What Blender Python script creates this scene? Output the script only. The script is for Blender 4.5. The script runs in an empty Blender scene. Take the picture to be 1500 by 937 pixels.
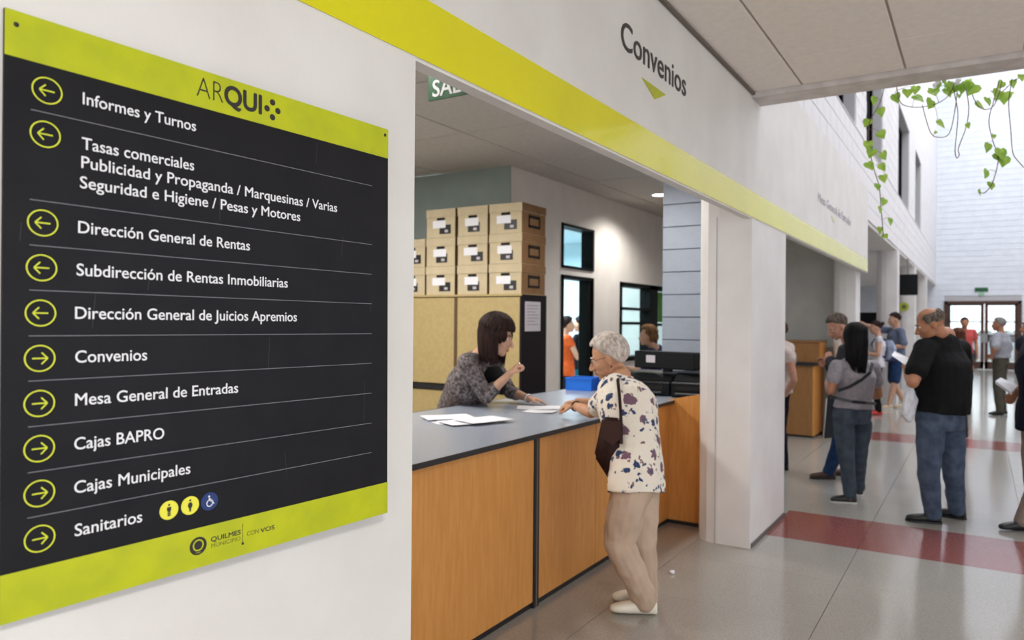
import bpy, bmesh, math, random
from mathutils import Vector, Matrix, noise
import numpy as np

# ------------------------------------------------------------------ camera
SC = bpy.context.scene
COL = SC.collection
R = math.radians
EYE = Vector((0.0, 0.0, 1.55))
FPX = 1090.0
def cam_axes(yaw, pit, rol):
    f = Vector((-math.sin(yaw)*math.cos(pit), math.cos(yaw)*math.cos(pit), math.sin(pit)))
    r = Vector((math.cos(yaw), math.sin(yaw), 0)); d = f.cross(r)
    c, s = math.cos(rol), math.sin(rol)
    return c*r + s*d, -s*r + c*d, f
AX, AD, AF = cam_axes(R(32.12), R(0.12), R(-0.47))
cd = bpy.data.cameras.new('camera'); cam = bpy.data.objects.new('camera', cd); COL.objects.link(cam)
cd.sensor_width = 36.0; cd.lens = 36.0*FPX/1500.0; cd.clip_start = 0.02; cd.clip_end = 200
m = Matrix((AX, -AD, -AF)).transposed().to_4x4(); m.translation = EYE; cam.matrix_world = m
cd.dof.use_dof = True; cd.dof.focus_distance = 2.1; cd.dof.aperture_fstop = 3.6
SC.camera = cam

# ------------------------------------------------------------------ daylight, lamps
w = bpy.data.worlds.new('daylight'); SC.world = w; w.use_nodes = True
bg = w.node_tree.nodes['Background']; bg.inputs[0].default_value = (0.93, 0.96, 1.0, 1); bg.inputs[1].default_value = 1.85
def area(name, loc, sx, sy, power, col=(1,1,1), rot=(0,0,0)):
    l = bpy.data.lights.new(name, 'AREA'); l.shape = 'RECTANGLE'; l.size = sx; l.size_y = sy; l.energy = power; l.color = col
    o = bpy.data.objects.new(name, l); o.location = loc; o.rotation_euler = rot; COL.objects.link(o); return o
area('skylight_daylight', (1.6, 17.5, 11.2), 5.0, 23.0, 650, (0.95, 0.97, 1.0))
area('next_room_fill', (-6.6, 10.0, 2.9), 3.0, 5.0, 420, (0.8, 0.93, 1.0))  # unseen area light added to brighten the room beyond the office
SC.view_settings.view_transform = 'Standard'; SC.view_settings.look = 'None'
SC.view_settings.gamma = 1.0; SC.view_settings.use_curve_mapping = False
SC.view_settings.exposure = 0.2
SC.cycles.max_bounces = 8; SC.cycles.diffuse_bounces = 5; SC.cycles.glossy_bounces = 4; SC.cycles.transparent_max_bounces = 12
SC.cycles.caustics_reflective = False; SC.cycles.caustics_refractive = False
SC.cycles.use_denoising = True
SC.cycles.sample_clamp_indirect = 6.0

# ------------------------------------------------------------------ materials
def lin(c):
    if isinstance(c, str):
        c = tuple(int(c[i:i+2], 16) for i in (0, 2, 4))
    return tuple(((v/255)/12.92 if v/255 <= .04045 else ((v/255+.055)/1.055)**2.4) for v in c)
MATS = {}
def mat(name, col, rough=.6, metal=0.0, col2=None, nscale=8.0, nfac=.5, bump=0.0, bscale=40.0, emit=None, stretch=(1,1,1), coat=0.0, spec=.5, detail=4.0, ramp=(.35,.65)):
    if name in MATS: return MATS[name]
    M = bpy.data.materials.new(name); M.use_nodes = True; nt = M.node_tree; b = nt.nodes['Principled BSDF']
    c = (*lin(col), 1); b.inputs['Base Color'].default_value = c
    b.inputs['Roughness'].default_value = rough; b.inputs['Metallic'].default_value = metal
    b.inputs['Coat Weight'].default_value = coat; b.inputs['Specular IOR Level'].default_value = spec
    tc = nt.nodes.new('ShaderNodeTexCoord'); mp = nt.nodes.new('ShaderNodeMapping'); nt.links.new(tc.outputs['Object'], mp.inputs[0])
    mp.inputs['Scale'].default_value = stretch
    if col2 is not None:
        n = nt.nodes.new('ShaderNodeTexNoise'); n.inputs['Scale'].default_value = nscale; n.inputs['Detail'].default_value = detail
        nt.links.new(mp.outputs[0], n.inputs['Vector'])
        r = nt.nodes.new('ShaderNodeValToRGB'); r.color_ramp.elements[0].position = ramp[0]; r.color_ramp.elements[1].position = ramp[1]
        r.color_ramp.elements[0].color = c; r.color_ramp.elements[1].color = (*lin(col2), 1)
        nt.links.new(n.outputs[0], r.inputs[0]); nt.links.new(r.outputs[0], b.inputs['Base Color'])
    if bump:
        n2 = nt.nodes.new('ShaderNodeTexNoise'); n2.inputs['Scale'].default_value = bscale; n2.inputs['Detail'].default_value = 5
        nt.links.new(mp.outputs[0], n2.inputs['Vector'])
        bp = nt.nodes.new('ShaderNodeBump'); bp.inputs['Strength'].default_value = bump; bp.inputs['Distance'].default_value = .01
        nt.links.new(n2.outputs[0], bp.inputs['Height']); nt.links.new(bp.outputs[0], b.inputs['Normal'])
    if emit:
        b.inputs['Emission Color'].default_value = c; b.inputs['Emission Strength'].default_value = emit
    MATS[name] = M; return M

def glass_mat(name, tint=(1,1,1), gloss=.08):
    M = bpy.data.materials.new(name); M.use_nodes = True; nt = M.node_tree; nt.nodes.clear()
    o = nt.nodes.new('ShaderNodeOutputMaterial'); t = nt.nodes.new('ShaderNodeBsdfTransparent'); g = nt.nodes.new('ShaderNodeBsdfGlossy')
    mx = nt.nodes.new('ShaderNodeMixShader'); t.inputs[0].default_value = (*tint, 1); g.inputs['Roughness'].default_value = .02
    mx.inputs[0].default_value = gloss; nt.links.new(t.outputs[0], mx.inputs[1]); nt.links.new(g.outputs[0], mx.inputs[2]); nt.links.new(mx.outputs[0], o.inputs[0])
    MATS[name] = M; return M

PLASTER = mat('white_plaster', (226,223,219), .55, col2=(219,215,211), nscale=3, bump=.10, bscale=60)
BLOCKW = mat('white_block', (232,230,231), .6, col2=(224,222,224), nscale=5, bump=.3, bscale=60)
MORTAR = mat('white_mortar', (190,189,192), .8)
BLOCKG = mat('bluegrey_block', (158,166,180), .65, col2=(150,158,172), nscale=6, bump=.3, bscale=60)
PILLAR = mat('pillar_paint', (226,223,222), .5, col2=(217,212,210), nscale=2.2, bump=.12, bscale=50)
GREYW = mat('grey_plaster', (190,190,186), .7, col2=(180,180,177), nscale=4, bump=.2, bscale=50)
BAND = mat('lime_band_paint', (226,218,0), .16, col2=(218,212,6), nscale=2, coat=.2)
LIME = mat('lime_sign_print', (186,192,8), .32, col2=(172,180,14), nscale=14)
BLACKP = mat('charcoal_sign_print', (27,26,29), .45, col2=(22,21,25), nscale=10, spec=.18)
WHITEP = mat('white_print', (232,232,236), .4)
GREYP = mat('grey_rule_print', (126,126,134), .5)
YELP = mat('yellow_print', (214,222,50), .4)
YELP2 = mat('yellow_icon_print', (232,226,70), .4)
BLUEP = mat('blue_icon_print', (22,50,110), .4)
DARKP = mat('dark_letter_print', (34,32,28), .45)
HDRP = mat('header_letter_print', (52,48,48), .45)
HDRP2 = mat('pale_letter_print', (176,174,178), .5)
CEIL = mat('ceiling_panel_paint', (240,232,227), .8, col2=(234,226,220), nscale=20, bump=.03, bscale=200)
CEILG = mat('ceiling_gap', (190,180,172), .9)
BEAM = mat('beam_plaster', (216,208,205), .75, col2=(196,188,186), nscale=9, bump=.4, bscale=70)
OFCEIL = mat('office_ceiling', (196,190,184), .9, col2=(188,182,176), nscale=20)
TERR = mat('terrazzo', (166,162,155), .13, col2=(144,140,134), nscale=95, detail=6, ramp=(.3,.7), spec=.55)
REDT = mat('red_terrazzo', (142,88,82), .14, col2=(122,72,68), nscale=80, detail=6, spec=.5)
GROUT = mat('floor_grout', (120,117,112), .6)
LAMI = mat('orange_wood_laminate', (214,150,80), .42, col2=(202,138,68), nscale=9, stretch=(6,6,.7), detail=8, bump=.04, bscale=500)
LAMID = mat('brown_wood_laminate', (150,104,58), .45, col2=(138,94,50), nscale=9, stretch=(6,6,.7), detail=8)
TOPG = mat('grey_worktop', (160,168,182), .28, col2=(148,156,170), nscale=60, detail=6)
EDGEB = mat('black_edge', (26,26,28), .45)
TANL = mat('tan_cabinet_laminate', (186,164,112), .5, col2=(178,156,106), nscale=30, detail=6)
BROWNE = mat('brown_cabinet_edge', (92,68,44), .6)
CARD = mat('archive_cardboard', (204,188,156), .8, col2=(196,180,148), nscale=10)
CARDB = mat('archive_cardboard_shaded', (132,98,64), .8, col2=(122,88,56), nscale=10)  # darker copy of the cardboard: shade painted onto the box sides
HOLE = mat('dark_opening', (24,20,18), .9)
PAPER = mat('white_paper', (236,236,242), .6)
PAPER2 = mat('notice_paper', (196,190,196), .7)
INK = mat('faint_ink', (120,118,124), .7)
FRAMEB = mat('black_window_frame', (16,18,20), .5, spec=.15)
FRAMEBR = mat('brown_door_frame', (74,46,34), .5)
PLASTK = mat('black_plastic', (15,17,20), .42, spec=.2)
BLUEPL = mat('blue_plastic', (26,84,170), .4)
TEAL = mat('teal_plastic', (10,110,130), .4)
GREENS = mat('green_exit_sign', (14,84,46), .5)
LIMEPOST = mat('green_poster', (120,200,30), .5, col2=(100,180,30), nscale=4)
LAMPE = mat('lamp_diffuser', (255,250,238), .5, emit=6.0)
LAMPR = mat('lamp_ring', (225,222,216), .4)
METAL = mat('steel', (150,150,152), .3, metal=1.0)
PALEB = mat('pale_blue_wall', (196,216,222), .7)
GLASS = glass_mat('clear_glass', (.93,.97,.98), .06)
DGLASS = glass_mat('dark_glass', (.35,.38,.40), .10)
LEAF = mat('ivy_leaf', (158,196,48), .45, col2=(120,172,36), nscale=25)
LEAF.node_tree.nodes['Principled BSDF'].inputs['Transmission Weight'].default_value = .25
STEM = mat('ivy_stem', (120,92,84), .7)
CURT = mat('grey_blind', (120,118,122), .8, col2=(60,60,66), nscale=8, stretch=(1,5,.4))

# ------------------------------------------------------------------ helpers
def tag(o, label=None, cat=None, group=None, kind=None):
    if label: o['label'] = label
    if cat: o['category'] = cat
    if group: o['group'] = group
    if kind: o['kind'] = kind
    return o
def empty(name, loc, rz=0.0, label=None, cat=None, group=None):
    o = bpy.data.objects.new(name, None); o.location = loc; o.rotation_euler = (0, 0, rz); o.empty_display_size = .1
    COL.objects.link(o); return tag(o, label, cat, group)
def link(name, me, parent=None, kind=None):
    o = bpy.data.objects.new(name, me); COL.objects.link(o)
    if parent: o.parent = parent
    if kind: o['kind'] = kind
    return o
def from_bm(name, bm, mats, parent=None, smooth=False, kind=None):
    me = bpy.data.meshes.new(name); bm.normal_update(); bm.to_mesh(me); bm.free()
    for mm in (mats if isinstance(mats, (list, tuple)) else [mats]): me.materials.append(mm)
    if smooth:
        for p in me.polygons: p.use_smooth = True
    return link(name, me, parent, kind)
def bx(bm, x0, x1, y0, y1, z0, z1, mi=0, bev=0.0):
    vs = [bm.verts.new(p) for p in ((x0,y0,z0),(x1,y0,z0),(x1,y1,z0),(x0,y1,z0),(x0,y0,z1),(x1,y0,z1),(x1,y1,z1),(x0,y1,z1))]
    fs = [bm.faces.new([vs[i] for i in q]) for q in ((3,2,1,0),(4,5,6,7),(0,1,5,4),(1,2,6,5),(2,3,7,6),(3,0,4,7))]
    for f in fs: f.material_index = mi
    if bev:
        es = list({e for f in fs for e in f.edges})
        r = bmesh.ops.bevel(bm, geom=es, offset=bev, segments=1, affect='EDGES', clamp_overlap=True)
        for f in r['faces']: f.material_index = mi
def box(name, x0, x1, y0, y1, z0, z1, mt, parent=None, bev=0.0, kind=None):
    """box given in world (or parent) coordinates; mesh origin at its base centre"""
    cx, cy = (x0+x1)/2, (y0+y1)/2
    bm = bmesh.new(); bx(bm, x0-cx, x1-cx, y0-cy, y1-cy, 0, z1-z0, 0, bev)
    o = from_bm(name, bm, mt, parent, kind=kind); o.location = (cx, cy, z0); return o
def rel(parent, o):
    """place a world-built child under an unrotated or rotated empty without moving it"""
    bpy_m = parent.matrix_basis.inverted(); o.parent = parent; o.matrix_parent_inverse = bpy_m; return o
def prism(bm, pts, z0, z1, mi=0):
    n = len(pts); a = [bm.verts.new((x, y, z0)) for x, y in pts]; b = [bm.verts.new((x, y, z1)) for x, y in pts]
    fs = [bm.faces.new(list(reversed(a))), bm.faces.new(b)]
    for i in range(n): fs.append(bm.faces.new((a[i], a[(i+1)%n], b[(i+1)%n], b[i])))
    for f in fs: f.material_index = mi
def disc(bm, c, u, v, r, n=28, ri=None, t=.0006, mi=0, ru=None):
    """thin disc or ring in plane u,v with thickness along u x v"""
    c, u, v = Vector(c), Vector(u), Vector(v); nn = u.cross(v).normalized()
    ru = ru or r
    P = lambda rr, k, h: c + u*(rr*(ru/r))*math.cos(2*math.pi*k/n) + v*rr*math.sin(2*math.pi*k/n) + nn*h
    if ri is None:
        a = [bm.verts.new(P(r,k,0)) for k in range(n)]; b = [bm.verts.new(P(r,k,t)) for k in range(n)]
        bm.faces.new(list(reversed(a))).material_index = mi; bm.faces.new(b).material_index = mi
        for k in range(n): bm.faces.new((a[k],a[(k+1)%n],b[(k+1)%n],b[k])).material_index = mi
    else:
        A = [[bm.verts.new(P(rr,k,h)) for k in range(n)] for rr, h in ((ri,0),(r,0),(r,t),(ri,t))]
        for q in range(4):
            p, s = A[q], A[(q+1)%4]
            for k in range(n): bm.faces.new((p[k],p[(k+1)%n],s[(k+1)%n],s[k])).material_index = mi
def tube(bm, pts, rad, n=8, cap=True, mi=0):
    pts = [Vector(p) for p in pts]; rings = []; prev = None
    for i, p in enumerate(pts):
        t = (pts[min(i+1,len(pts)-1)] - pts[max(i-1,0)]).normalized()
        if prev is None:
            a = Vector((0,0,1)) if abs(t.z) < .9 else Vector((1,0,0)); u = t.cross(a).normalized()
        else: u = (prev - t*prev.dot(t)).normalized()
        prev = u; v = t.cross(u); r = rad[i] if isinstance(rad, (list,tuple)) else rad
        rings.append([bm.verts.new(p + u*r*math.cos(2*math.pi*k/n) + v*r*math.sin(2*math.pi*k/n)) for k in range(n)])
    for i in range(len(rings)-1):
        for k in range(n):
            f = bm.faces.new((rings[i][k], rings[i][(k+1)%n], rings[i+1][(k+1)%n], rings[i+1][k])); f.material_index = mi; f.smooth = True
    if cap:
        bm.faces.new(list(reversed(rings[0]))).material_index = mi; bm.faces.new(rings[-1]).material_index = mi
_fc = {}
def text_mesh(s, width, cap, weight=0.0, shear=0.0, space=1.0, depth=.0006):
    """lettering as a thin mesh in the xy plane, left end and baseline at the origin, scaled to width and cap height"""
    def mk(t):
        c = bpy.data.curves.new('t', 'FONT'); c.body = t; c.size = 1; c.offset = min(weight, 0); c.shear = shear; c.space_character = space; c.resolution_u = 4
        o = bpy.data.objects.new('t', c); COL.objects.link(o); dg = bpy.context.evaluated_depsgraph_get(); dg.update()
        me = bpy.data.meshes.new_from_object(o.evaluated_get(dg)); bpy.data.objects.remove(o); bpy.data.curves.remove(c); return me
    key = (weight, shear)
    if key not in _fc:
        h = mk('H'); ys = [v.co.y for v in h.vertices]; _fc[key] = (max(ys), min(ys))
    top, bot = _fc[key]
    me = mk(s); xs = [v.co.x for v in me.vertices]; x0, x1 = min(xs), max(xs)
    sx = width/(x1-x0); sy = cap/(top-bot)
    for v in me.vertices: v.co = ((v.co.x-x0)*sx, (v.co.y-bot)*sy, 0)
    bm = bmesh.new(); bm.from_mesh(me)
    if weight > 0:
        q = weight*sy*1.1; nb = len(bm.verts)
        for i, (dx, dy) in enumerate(((q,0),(-q,0),(0,q),(0,-q),(q*.7,q*.7),(-q*.7,-q*.7),(q*.7,-q*.7),(-q*.7,q*.7))):
            k0 = len(bm.verts); bm.from_mesh(me); bm.verts.ensure_lookup_table()
            for v in bm.verts[k0:]: v.co += Vector((dx, dy, -.000012*(i+1)))
    bpy.data.meshes.remove(me)
    g = bmesh.ops.extrude_face_region(bm, geom=list(bm.faces)); vs = [e for e in g['geom'] if isinstance(e, bmesh.types.BMVert)]
    bmesh.ops.translate(bm, verts=vs, vec=(0,0,depth)); bmesh.ops.recalc_face_normals(bm, faces=bm.faces)
    return bm
def lettering(name, s, origin, u, v, width, cap, mt, parent, **k):
    bm = text_mesh(s, width, cap, **k); u = Vector(u).normalized(); v = Vector(v).normalized(); n = u.cross(v)
    M = Matrix((u, v, n)).transposed().to_4x4(); M.translation = Vector(origin)
    o = from_bm(name, bm, mt); o.matrix_basis = M
    if parent is not None: rel(parent, o)
    return o

# ------------------------------------------------------------------ the setting
WX = -1.327          # corridor face of the left wall
CH = 3.13            # low ceiling height
def structure(name): 
    return tag(empty(name, (0,0,0)), kind='structure')
# floor: base bed and slabs
floor = box('floor', -9, 7, -4, 31.2, -.10, -.012, GROUT, kind='structure')
def add_slabs():
    stuff = bmesh.new(); cache = {}
    rows = []; y = 1.0 + .0275
    # row edges so that the red stripes keep their places
    edges = [0.0, .82, 1.64, 2.46, 3.28, 4.06, 4.84, 5.63, 6.055, 6.48, 7.24, 8.0, 8.76, 9.52, 10.28, 11.05, 11.90, 12.72]
    while edges[-1] < 31: edges.append(edges[-1] + .85)
    xs = [-.70 + k*1.0 for k in range(-4, 6)]
    for j in range(len(edges)-1):
        y0, y1 = edges[j], edges[j+1]; red = (5.6 < y0 < 6.4) or (11.0 < y0 < 11.5)
        for i in range(len(xs)-1):
            x0, x1 = xs[i], xs[i+1]
            if x1 < -2.6 and y1 > 6.4: pass
            r = red and x1 > -1.75
            g = .0035; gy = .0012
            # the red stripe stops at the line of the wall
            near = y1 < 12.8 and x0 > -3 and x1 < 2.4 and y0 > 1.5
            parts = [(x0, x1, r)]
            if red and x0 < -1.33 < x1: parts = [(x0, -1.33, False), (-1.33, x1, True)]
            for a, b, rr in parts:
                if near:
                    key = (round(b-a,3), round(y1-y0,3), rr)
                    if key not in cache:
                        bm = bmesh.new(); W, L = (b-a)/2-g/2, (y1-y0)/2-gy/2; bx(bm, -W, W, -L, L, 0, .012)
                        me = bpy.data.meshes.new('floor_slab'); bm.to_mesh(me); bm.free(); me.materials.append(REDT if rr else TERR); cache[key] = me
                    o = link('floor_slab', cache[key]); o.location = ((a+b)/2, (y0+y1)/2, -.012); rel(floor, o)
                else:
                    bx(stuff, a+g/2, b-g/2, y0+gy/2, y1-gy/2, -.012, 0, 1 if rr else 0)
    for (a, b, c, d) in ((-9, -4.72, -4, 31.2), (4.32, 7, -4, 31.2), (-4.7, 4.3, -4, -.002)):
        bx(stuff, a, b, c, d, -.012, 0, 0)
    o = from_bm('floor_slabs_far', stuff, [TERR, REDT], kind='stuff'); o.name = 'terrazzo'; rel(floor, o)
add_slabs()

# sign wall
box('wall_left', WX-.20, WX, -4, 1.60, 0, 3.45, PLASTER, kind='structure')
# fascia over the counters with its lime band
fas = box('trim_1', WX-.053, WX, 1.60, 11.46, 2.28, 3.45, PLASTER, kind='structure')
lip = box('soffit_strip', WX-.052, WX-.002, 1.60, 11.45, 2.272, 2.28, PLASTER); rel(fas, lip)
band = empty('lime_band', (WX, 6, 2.28), label='long glossy lime-yellow stripe running along the bottom of the white header over the counters', cat='painted stripe')
bd = box('stripe', WX+.0005, WX+.004, .2, 11.45, 2.282, 2.455, BAND); rel(band, bd)
for y0, y1 in ((2.6, 6.2),): pass

# low ceiling over the near corridor
ceil = box('ceiling', -1.325, 4.5, -4, 5.18, CH+.012, CH+.2, CEILG, kind='structure')
def add_ceiling():
    xs = [-1.318, -1.0, -.395, .21, .815, 1.42, 2.025, 2.63]; ys = [0.77, 1.98, 3.42, 4.63, 5.175]
    for i in range(len(xs)-1):
        for j in range(len(ys)-1):
            gx = .007; gy = .003
            o = box('ceiling_panel', xs[i]+gx, xs[i+1]-gx, ys[j]+gy, ys[j+1]-gy, CH, CH+.013, CEIL, bev=.002); rel(ceil, o)
add_ceiling()
box('trim_2', WX+.002, WX+.022, 1.0, 5.18, CH-.018, CH+.005, mat('dark_trim', (110,100,92), .8), kind='structure')  # dark strip along the wall just under the ceiling
box('trim_3', WX+.002, 4.5, 5.18, 5.42, CH-.035, CH+.9, BEAM, kind='structure')
box('wall_upper_front', WX+.002, 4.5, 5.3, 5.42, CH+.9, 12.0, BLOCKW, kind='structure')

# pillars
def pillar(name, y0, y1, x0=-1.735, cham=True, top=3.0, x1=WX-.001):
    bm = bmesh.new()
    if cham: pts = [(x1, y0), (x1, y1), (x0, y1), (x0, y0+.16), (x0+.035, y0+.07), (x0+.10, y0+.015), (x0+.18, y0)]
    else: pts = [(x1, y0), (x1, y1), (x0, y1), (x0, y0)]
    prism(bm, pts, 0, top); bmesh.ops.recalc_face_normals(bm, faces=bm.faces)
    return from_bm(name, bm, PILLAR, kind='structure')
p1 = pillar('pillar', 5.21, 6.27, top=3.12, x1=WX-.086+.085)
tag(p1, kind='structure')
b1 = box('baseboard_left', WX, WX+.008, 5.24, 6.27, 0, .03, mat('dark_skirting', (96,88,84), .6), kind='structure')
pillar('pillar', 11.0, 11.44, x0=-1.72, top=3.0, x1=WX-.09)
for y in (15.95, 20.55, 25.2): pillar('pillar', y, y+.42, x0=-1.70, top=3.0)
pj = box('pillar_joint', -1.572, -1.568, 5.2085, 5.2105, 0, 2.3, mat('hairline', (176,170,168), .8)); rel(p1, pj)

# upper block wall of the atrium: bricks with recessed joints, windows above the sill
up = box('wall_upper_left', WX-.30, WX-.03, 5.42, 31, 3.03, 4.05, MORTAR, kind='structure')
def add_blocks():
    rnd = random.Random(4); cache = {}
    st = bmesh.new(); bh = .204; bl = .40
    def course(z0, z1, ya, yb, off, parts):
        y = ya - (off*bl/2)
        while y < yb:
            a, b = max(y, ya)+.004, min(y+bl, yb)-.004
            if b-a > .05:
                if parts and a < 14.2:
                    key = (round(b-a,2), round(z1-z0,3))
                    if key not in cache:
                        bm = bmesh.new(); bx(bm, -.012, .012, -(b-a)/2, (b-a)/2, .004, z1-z0-.004, 0, .002)
                        me = bpy.data.meshes.new('block'); bm.to_mesh(me); bm.free(); me.materials.append(BLOCKW); cache[key] = me
                    o = link('block', cache[key]); o.location = (WX-.024+rnd.uniform(-.001,.001), (a+b)/2, z0); rel(up, o)
                else: bx(st, WX-.036, WX-.012+rnd.uniform(-.001,.001), a, b, z0+.004, z1-.004)
            y += bl
    for k in range(5): course(3.03+k*bh, 3.03+(k+1)*bh, 5.42, 31, k % 2, True)
    # piers between the openings and the wall above
    for ya, yb in PIERS:
        for k in range(9): course(4.05+k*.2, 4.05+(k+1)*.2, ya, yb, k % 2, False)
    for k in range(30): course(5.85+k*.2, 5.85+(k+1)*.2, 5.42, 31, k % 2, False)
    o = from_bm('blockwork', st, BLOCKW, kind='stuff'); rel(up, o)
OPEN = [(7.6, 10.30), (11.35, 13.35), (16.10, 18.75), (20.6, 22.7)]
PIERS = [(5.42, 7.6), (10.30, 11.35), (13.35, 16.10), (18.75, 20.6), (22.7, 31)]
add_blocks()
for ya, yb in PIERS: rel(up, box('pier', WX-.30, WX-.03, ya, yb, 4.05, 5.85, MORTAR))
rel(up, box('upper_wall', WX-.30, WX-.03, 5.42, 31, 5.85, 12.0, MORTAR))
rel(up, box('soffit', -4.0, WX-.03, 11.46, 31, 2.98, 3.03, PLASTER))
rel(up, box('sill', WX-.30, WX-.005, 5.42, 31, 4.05, 4.062, BLOCKW))
for n, (ya, yb) in enumerate(OPEN):
    wn = tag(empty('window_%d' % (n+1), (WX-.2, (ya+yb)/2, 4.05)), kind='structure')
    bm = bmesh.new(); X0, X1 = WX-.20, WX-.16
    bx(bm, X0, X1, ya, ya+.06, 4.062, 5.85); bx(bm, X0, X1, yb-.06, yb, 4.062, 5.85); bx(bm, X0, X1, ya, yb, 4.062, 4.12); bx(bm, X0, X1, ya, yb, 5.79, 5.85)
    mid = (ya+yb)/2; bx(bm, X0, X1, mid-.03, mid+.03, 4.062, 5.85)
    rel(wn, from_bm('window_frame', bm, FRAMEB))
    for a, b in ((ya+.06, mid-.03), (mid+.03, yb-.06)):
        rel(wn, box('pane', WX-.185, WX-.178, a, b, 4.12, 5.79, DGLASS))
    cb = bmesh.new(); N = int((yb-ya)/.09)
    for k in range(N):
        if k % 5 == 4: continue
        y = ya+.04+k*(yb-ya-.08)/N; bx(cb, WX-.29, WX-.27+(.01 if k%2 else 0), y, y+.075, 4.07, 5.84)
    rel(wn, from_bm('vertical_blind', cb, CURT))
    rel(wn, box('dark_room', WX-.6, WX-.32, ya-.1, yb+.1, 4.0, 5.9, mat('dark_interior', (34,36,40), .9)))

# far end wall with door
FY = 31.0
fw = structure('wall_back')
DX0, DX1, DH = -1.07, 1.24, 2.41
MORTF = mat('pale_mortar', (212,216,224), .8)
rel(fw, box('wall_core', -8, DX0, FY+.02, FY+.25, 0, 12.0, MORTF)); rel(fw, box('wall_core', DX1, 7, FY+.02, FY+.25, 0, 12.0, MORTAR))
rel(fw, box('wall_core', DX0, DX1, FY+.02, FY+.25, DH, 12.0, MORTAR))
def far_blocks():
    bm = bmesh.new(); rnd = random.Random(9)
    for k in range(60):
        z0, z1 = k*.2+.004, (k+1)*.2-.004; x = -4.4 - (k % 2)*.2
        while x < 5.6:
            a, b = x+.001, x+.399
            segs = [(a, b)]
            if z0 < DH:
                segs = []
                if a < DX0: segs.append((a, min(b, DX0)))
                if b > DX1: segs.append((max(a, DX1), b))
            for s, t in segs:
                if t-s > .02: bx(bm, s, t, FY-rnd.uniform(0,.001), FY+.03, z0, z1)
            x += .4
    o = from_bm('blockwork', bm, mat('far_block', (226,230,238), .6, col2=(218,223,232), nscale=3), kind='stuff'); rel(fw, o)
far_blocks()
dr = tag(empty('door_1', ((DX0+DX1)/2, FY, 0)), kind='structure')
bm = bmesh.new(); T = .10
bx(bm, DX0, DX0+T, FY-.06, FY+.1, 0, DH); bx(bm, DX1-T, DX1, FY-.06, FY+.1, 0, DH); bx(bm, DX0, DX1, FY-.06, FY+.1, DH-T, DH)
rel(dr, from_bm('door_frame', bm, FRAMEBR))
mid = (DX0+DX1)/2 + .07
for a, b in ((DX0+T, mid-.01), (mid+.01, DX1-T)):
    bm = bmesh.new(); t = .10
    bx(bm, a, a+t, FY-.02, FY+.03, .02, DH-T); bx(bm, b-t, b, FY-.02, FY+.03, .02, DH-T); bx(bm, a, b, FY-.02, FY+.03, DH-T-.06, DH-T); bx(bm, a, b, FY-.02, FY+.03, .02, .28)
    bx(bm, a, b, FY-.02, FY+.03, 1.66, 1.70); bx(bm, a, b, FY-.02, FY+.03, 1.19, 1.23)
    lf = from_bm('door_leaf', bm, FRAMEBR); rel(dr, lf)
    for z0, z1 in ((.28, 1.19), (1.23, 1.66), (1.70, DH-T-.06)):
        q = box('pane', a+t, b-t, FY, FY+.008, z0, z1, GLASS); rel(dr, q)
    hd = box('handle', (b-t+.02) if a < mid-.5 else a+.02, (b-.02) if a < mid-.5 else a+t-.02, FY-.06, FY-.02, .95, 1.25, METAL); rel(dr, hd)
# outside, beyond the door
tag(box('ground', -12, 14, FY+.25, 60, -.12, -.04, mat('pavement', (206,204,200), .8), kind='structure'))
hg = empty('hedge', (0, 40, 0), label='dark green low hedge seen outside through the far glass door', cat='hedge')
bm = bmesh.new(); rnd = random.Random(2)
for k in range(420):
    x = rnd.uniform(-6, 6); y = 40+rnd.uniform(-.3,.3); z = rnd.uniform(.75, 1.22); s = rnd.uniform(.08,.16)
    bmesh.ops.create_icosphere(bm, subdivisions=1, radius=s, matrix=Matrix.Translation((x,y,z)))
rel(hg, from_bm('foliage', bm, mat('hedge_green', (30,120,70), .7, col2=(20,90,50), nscale=6)))
rel(hg, box('hedge_trunks', -6, 6, 39.8, 40.2, -.04, .8, mat('hedge_base', (190,188,184), .8)))
cr = empty('parked_car', (1.0, 37, -.04), label='pale grey parked car blurred outside behind the far glass door', cat='car')
bm = bmesh.new()
prof = [(-2.1,.25),(-2.1,.7),(-1.5,.85),(-.9,1.3),(.6,1.33),(1.2,.9),(2.05,.75),(2.1,.25)]
a = [bm.verts.new((x, -.8, z)) for x, z in prof]; b = [bm.verts.new((x, .8, z)) for x, z in prof]
bm.faces.new(a); bm.faces.new(list(reversed(b)))
for i in range(len(prof)): bm.faces.new((a[i], b[i], b[(i+1)%8], a[(i+1)%8]))
bmesh.ops.recalc_face_normals(bm, faces=bm.faces); bmesh.ops.bevel(bm, geom=list(bm.edges), offset=.06, segments=2, affect='EDGES')
body = from_bm('body', bm, mat('car_paint', (200,202,206), .3)); body.parent = cr
for x in (-1.35, 1.35):
    for s in (-1, 1):
        bm = bmesh.new(); bmesh.ops.create_cone(bm, cap_ends=True, segments=20, radius1=.32, radius2=.32, depth=.2, matrix=Matrix.Rotation(R(90),4,'X'))
        wv = from_bm('wheel', bm, EDGEB, cr); wv.location = (x, s*.75, .32)
bm = bmesh.new(); bx(bm, -.8, .5, -.83, -.805, .92, 1.22); o = from_bm('side_window', bm, FRAMEB, cr)

# walls that close the building where the camera does not look
box('wall_right', 5.0, 5.2, 5.42, 31, 0, 12.0, BLOCKW, kind='structure')
# exit sign over the far door
ex = empty('exit_sign', (.06, FY, 2.62), label='small green exit sign on the far wall above the glass door', cat='sign')
rel(ex, box('panel', -.14, .26, FY-.03, FY, 2.74, 2.88, GREENS)); rel(ex, box('arrow_plate', -.02, .14, FY-.03, FY, 2.60, 2.73, mat('exit_plate', (150,190,160), .5)))

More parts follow.
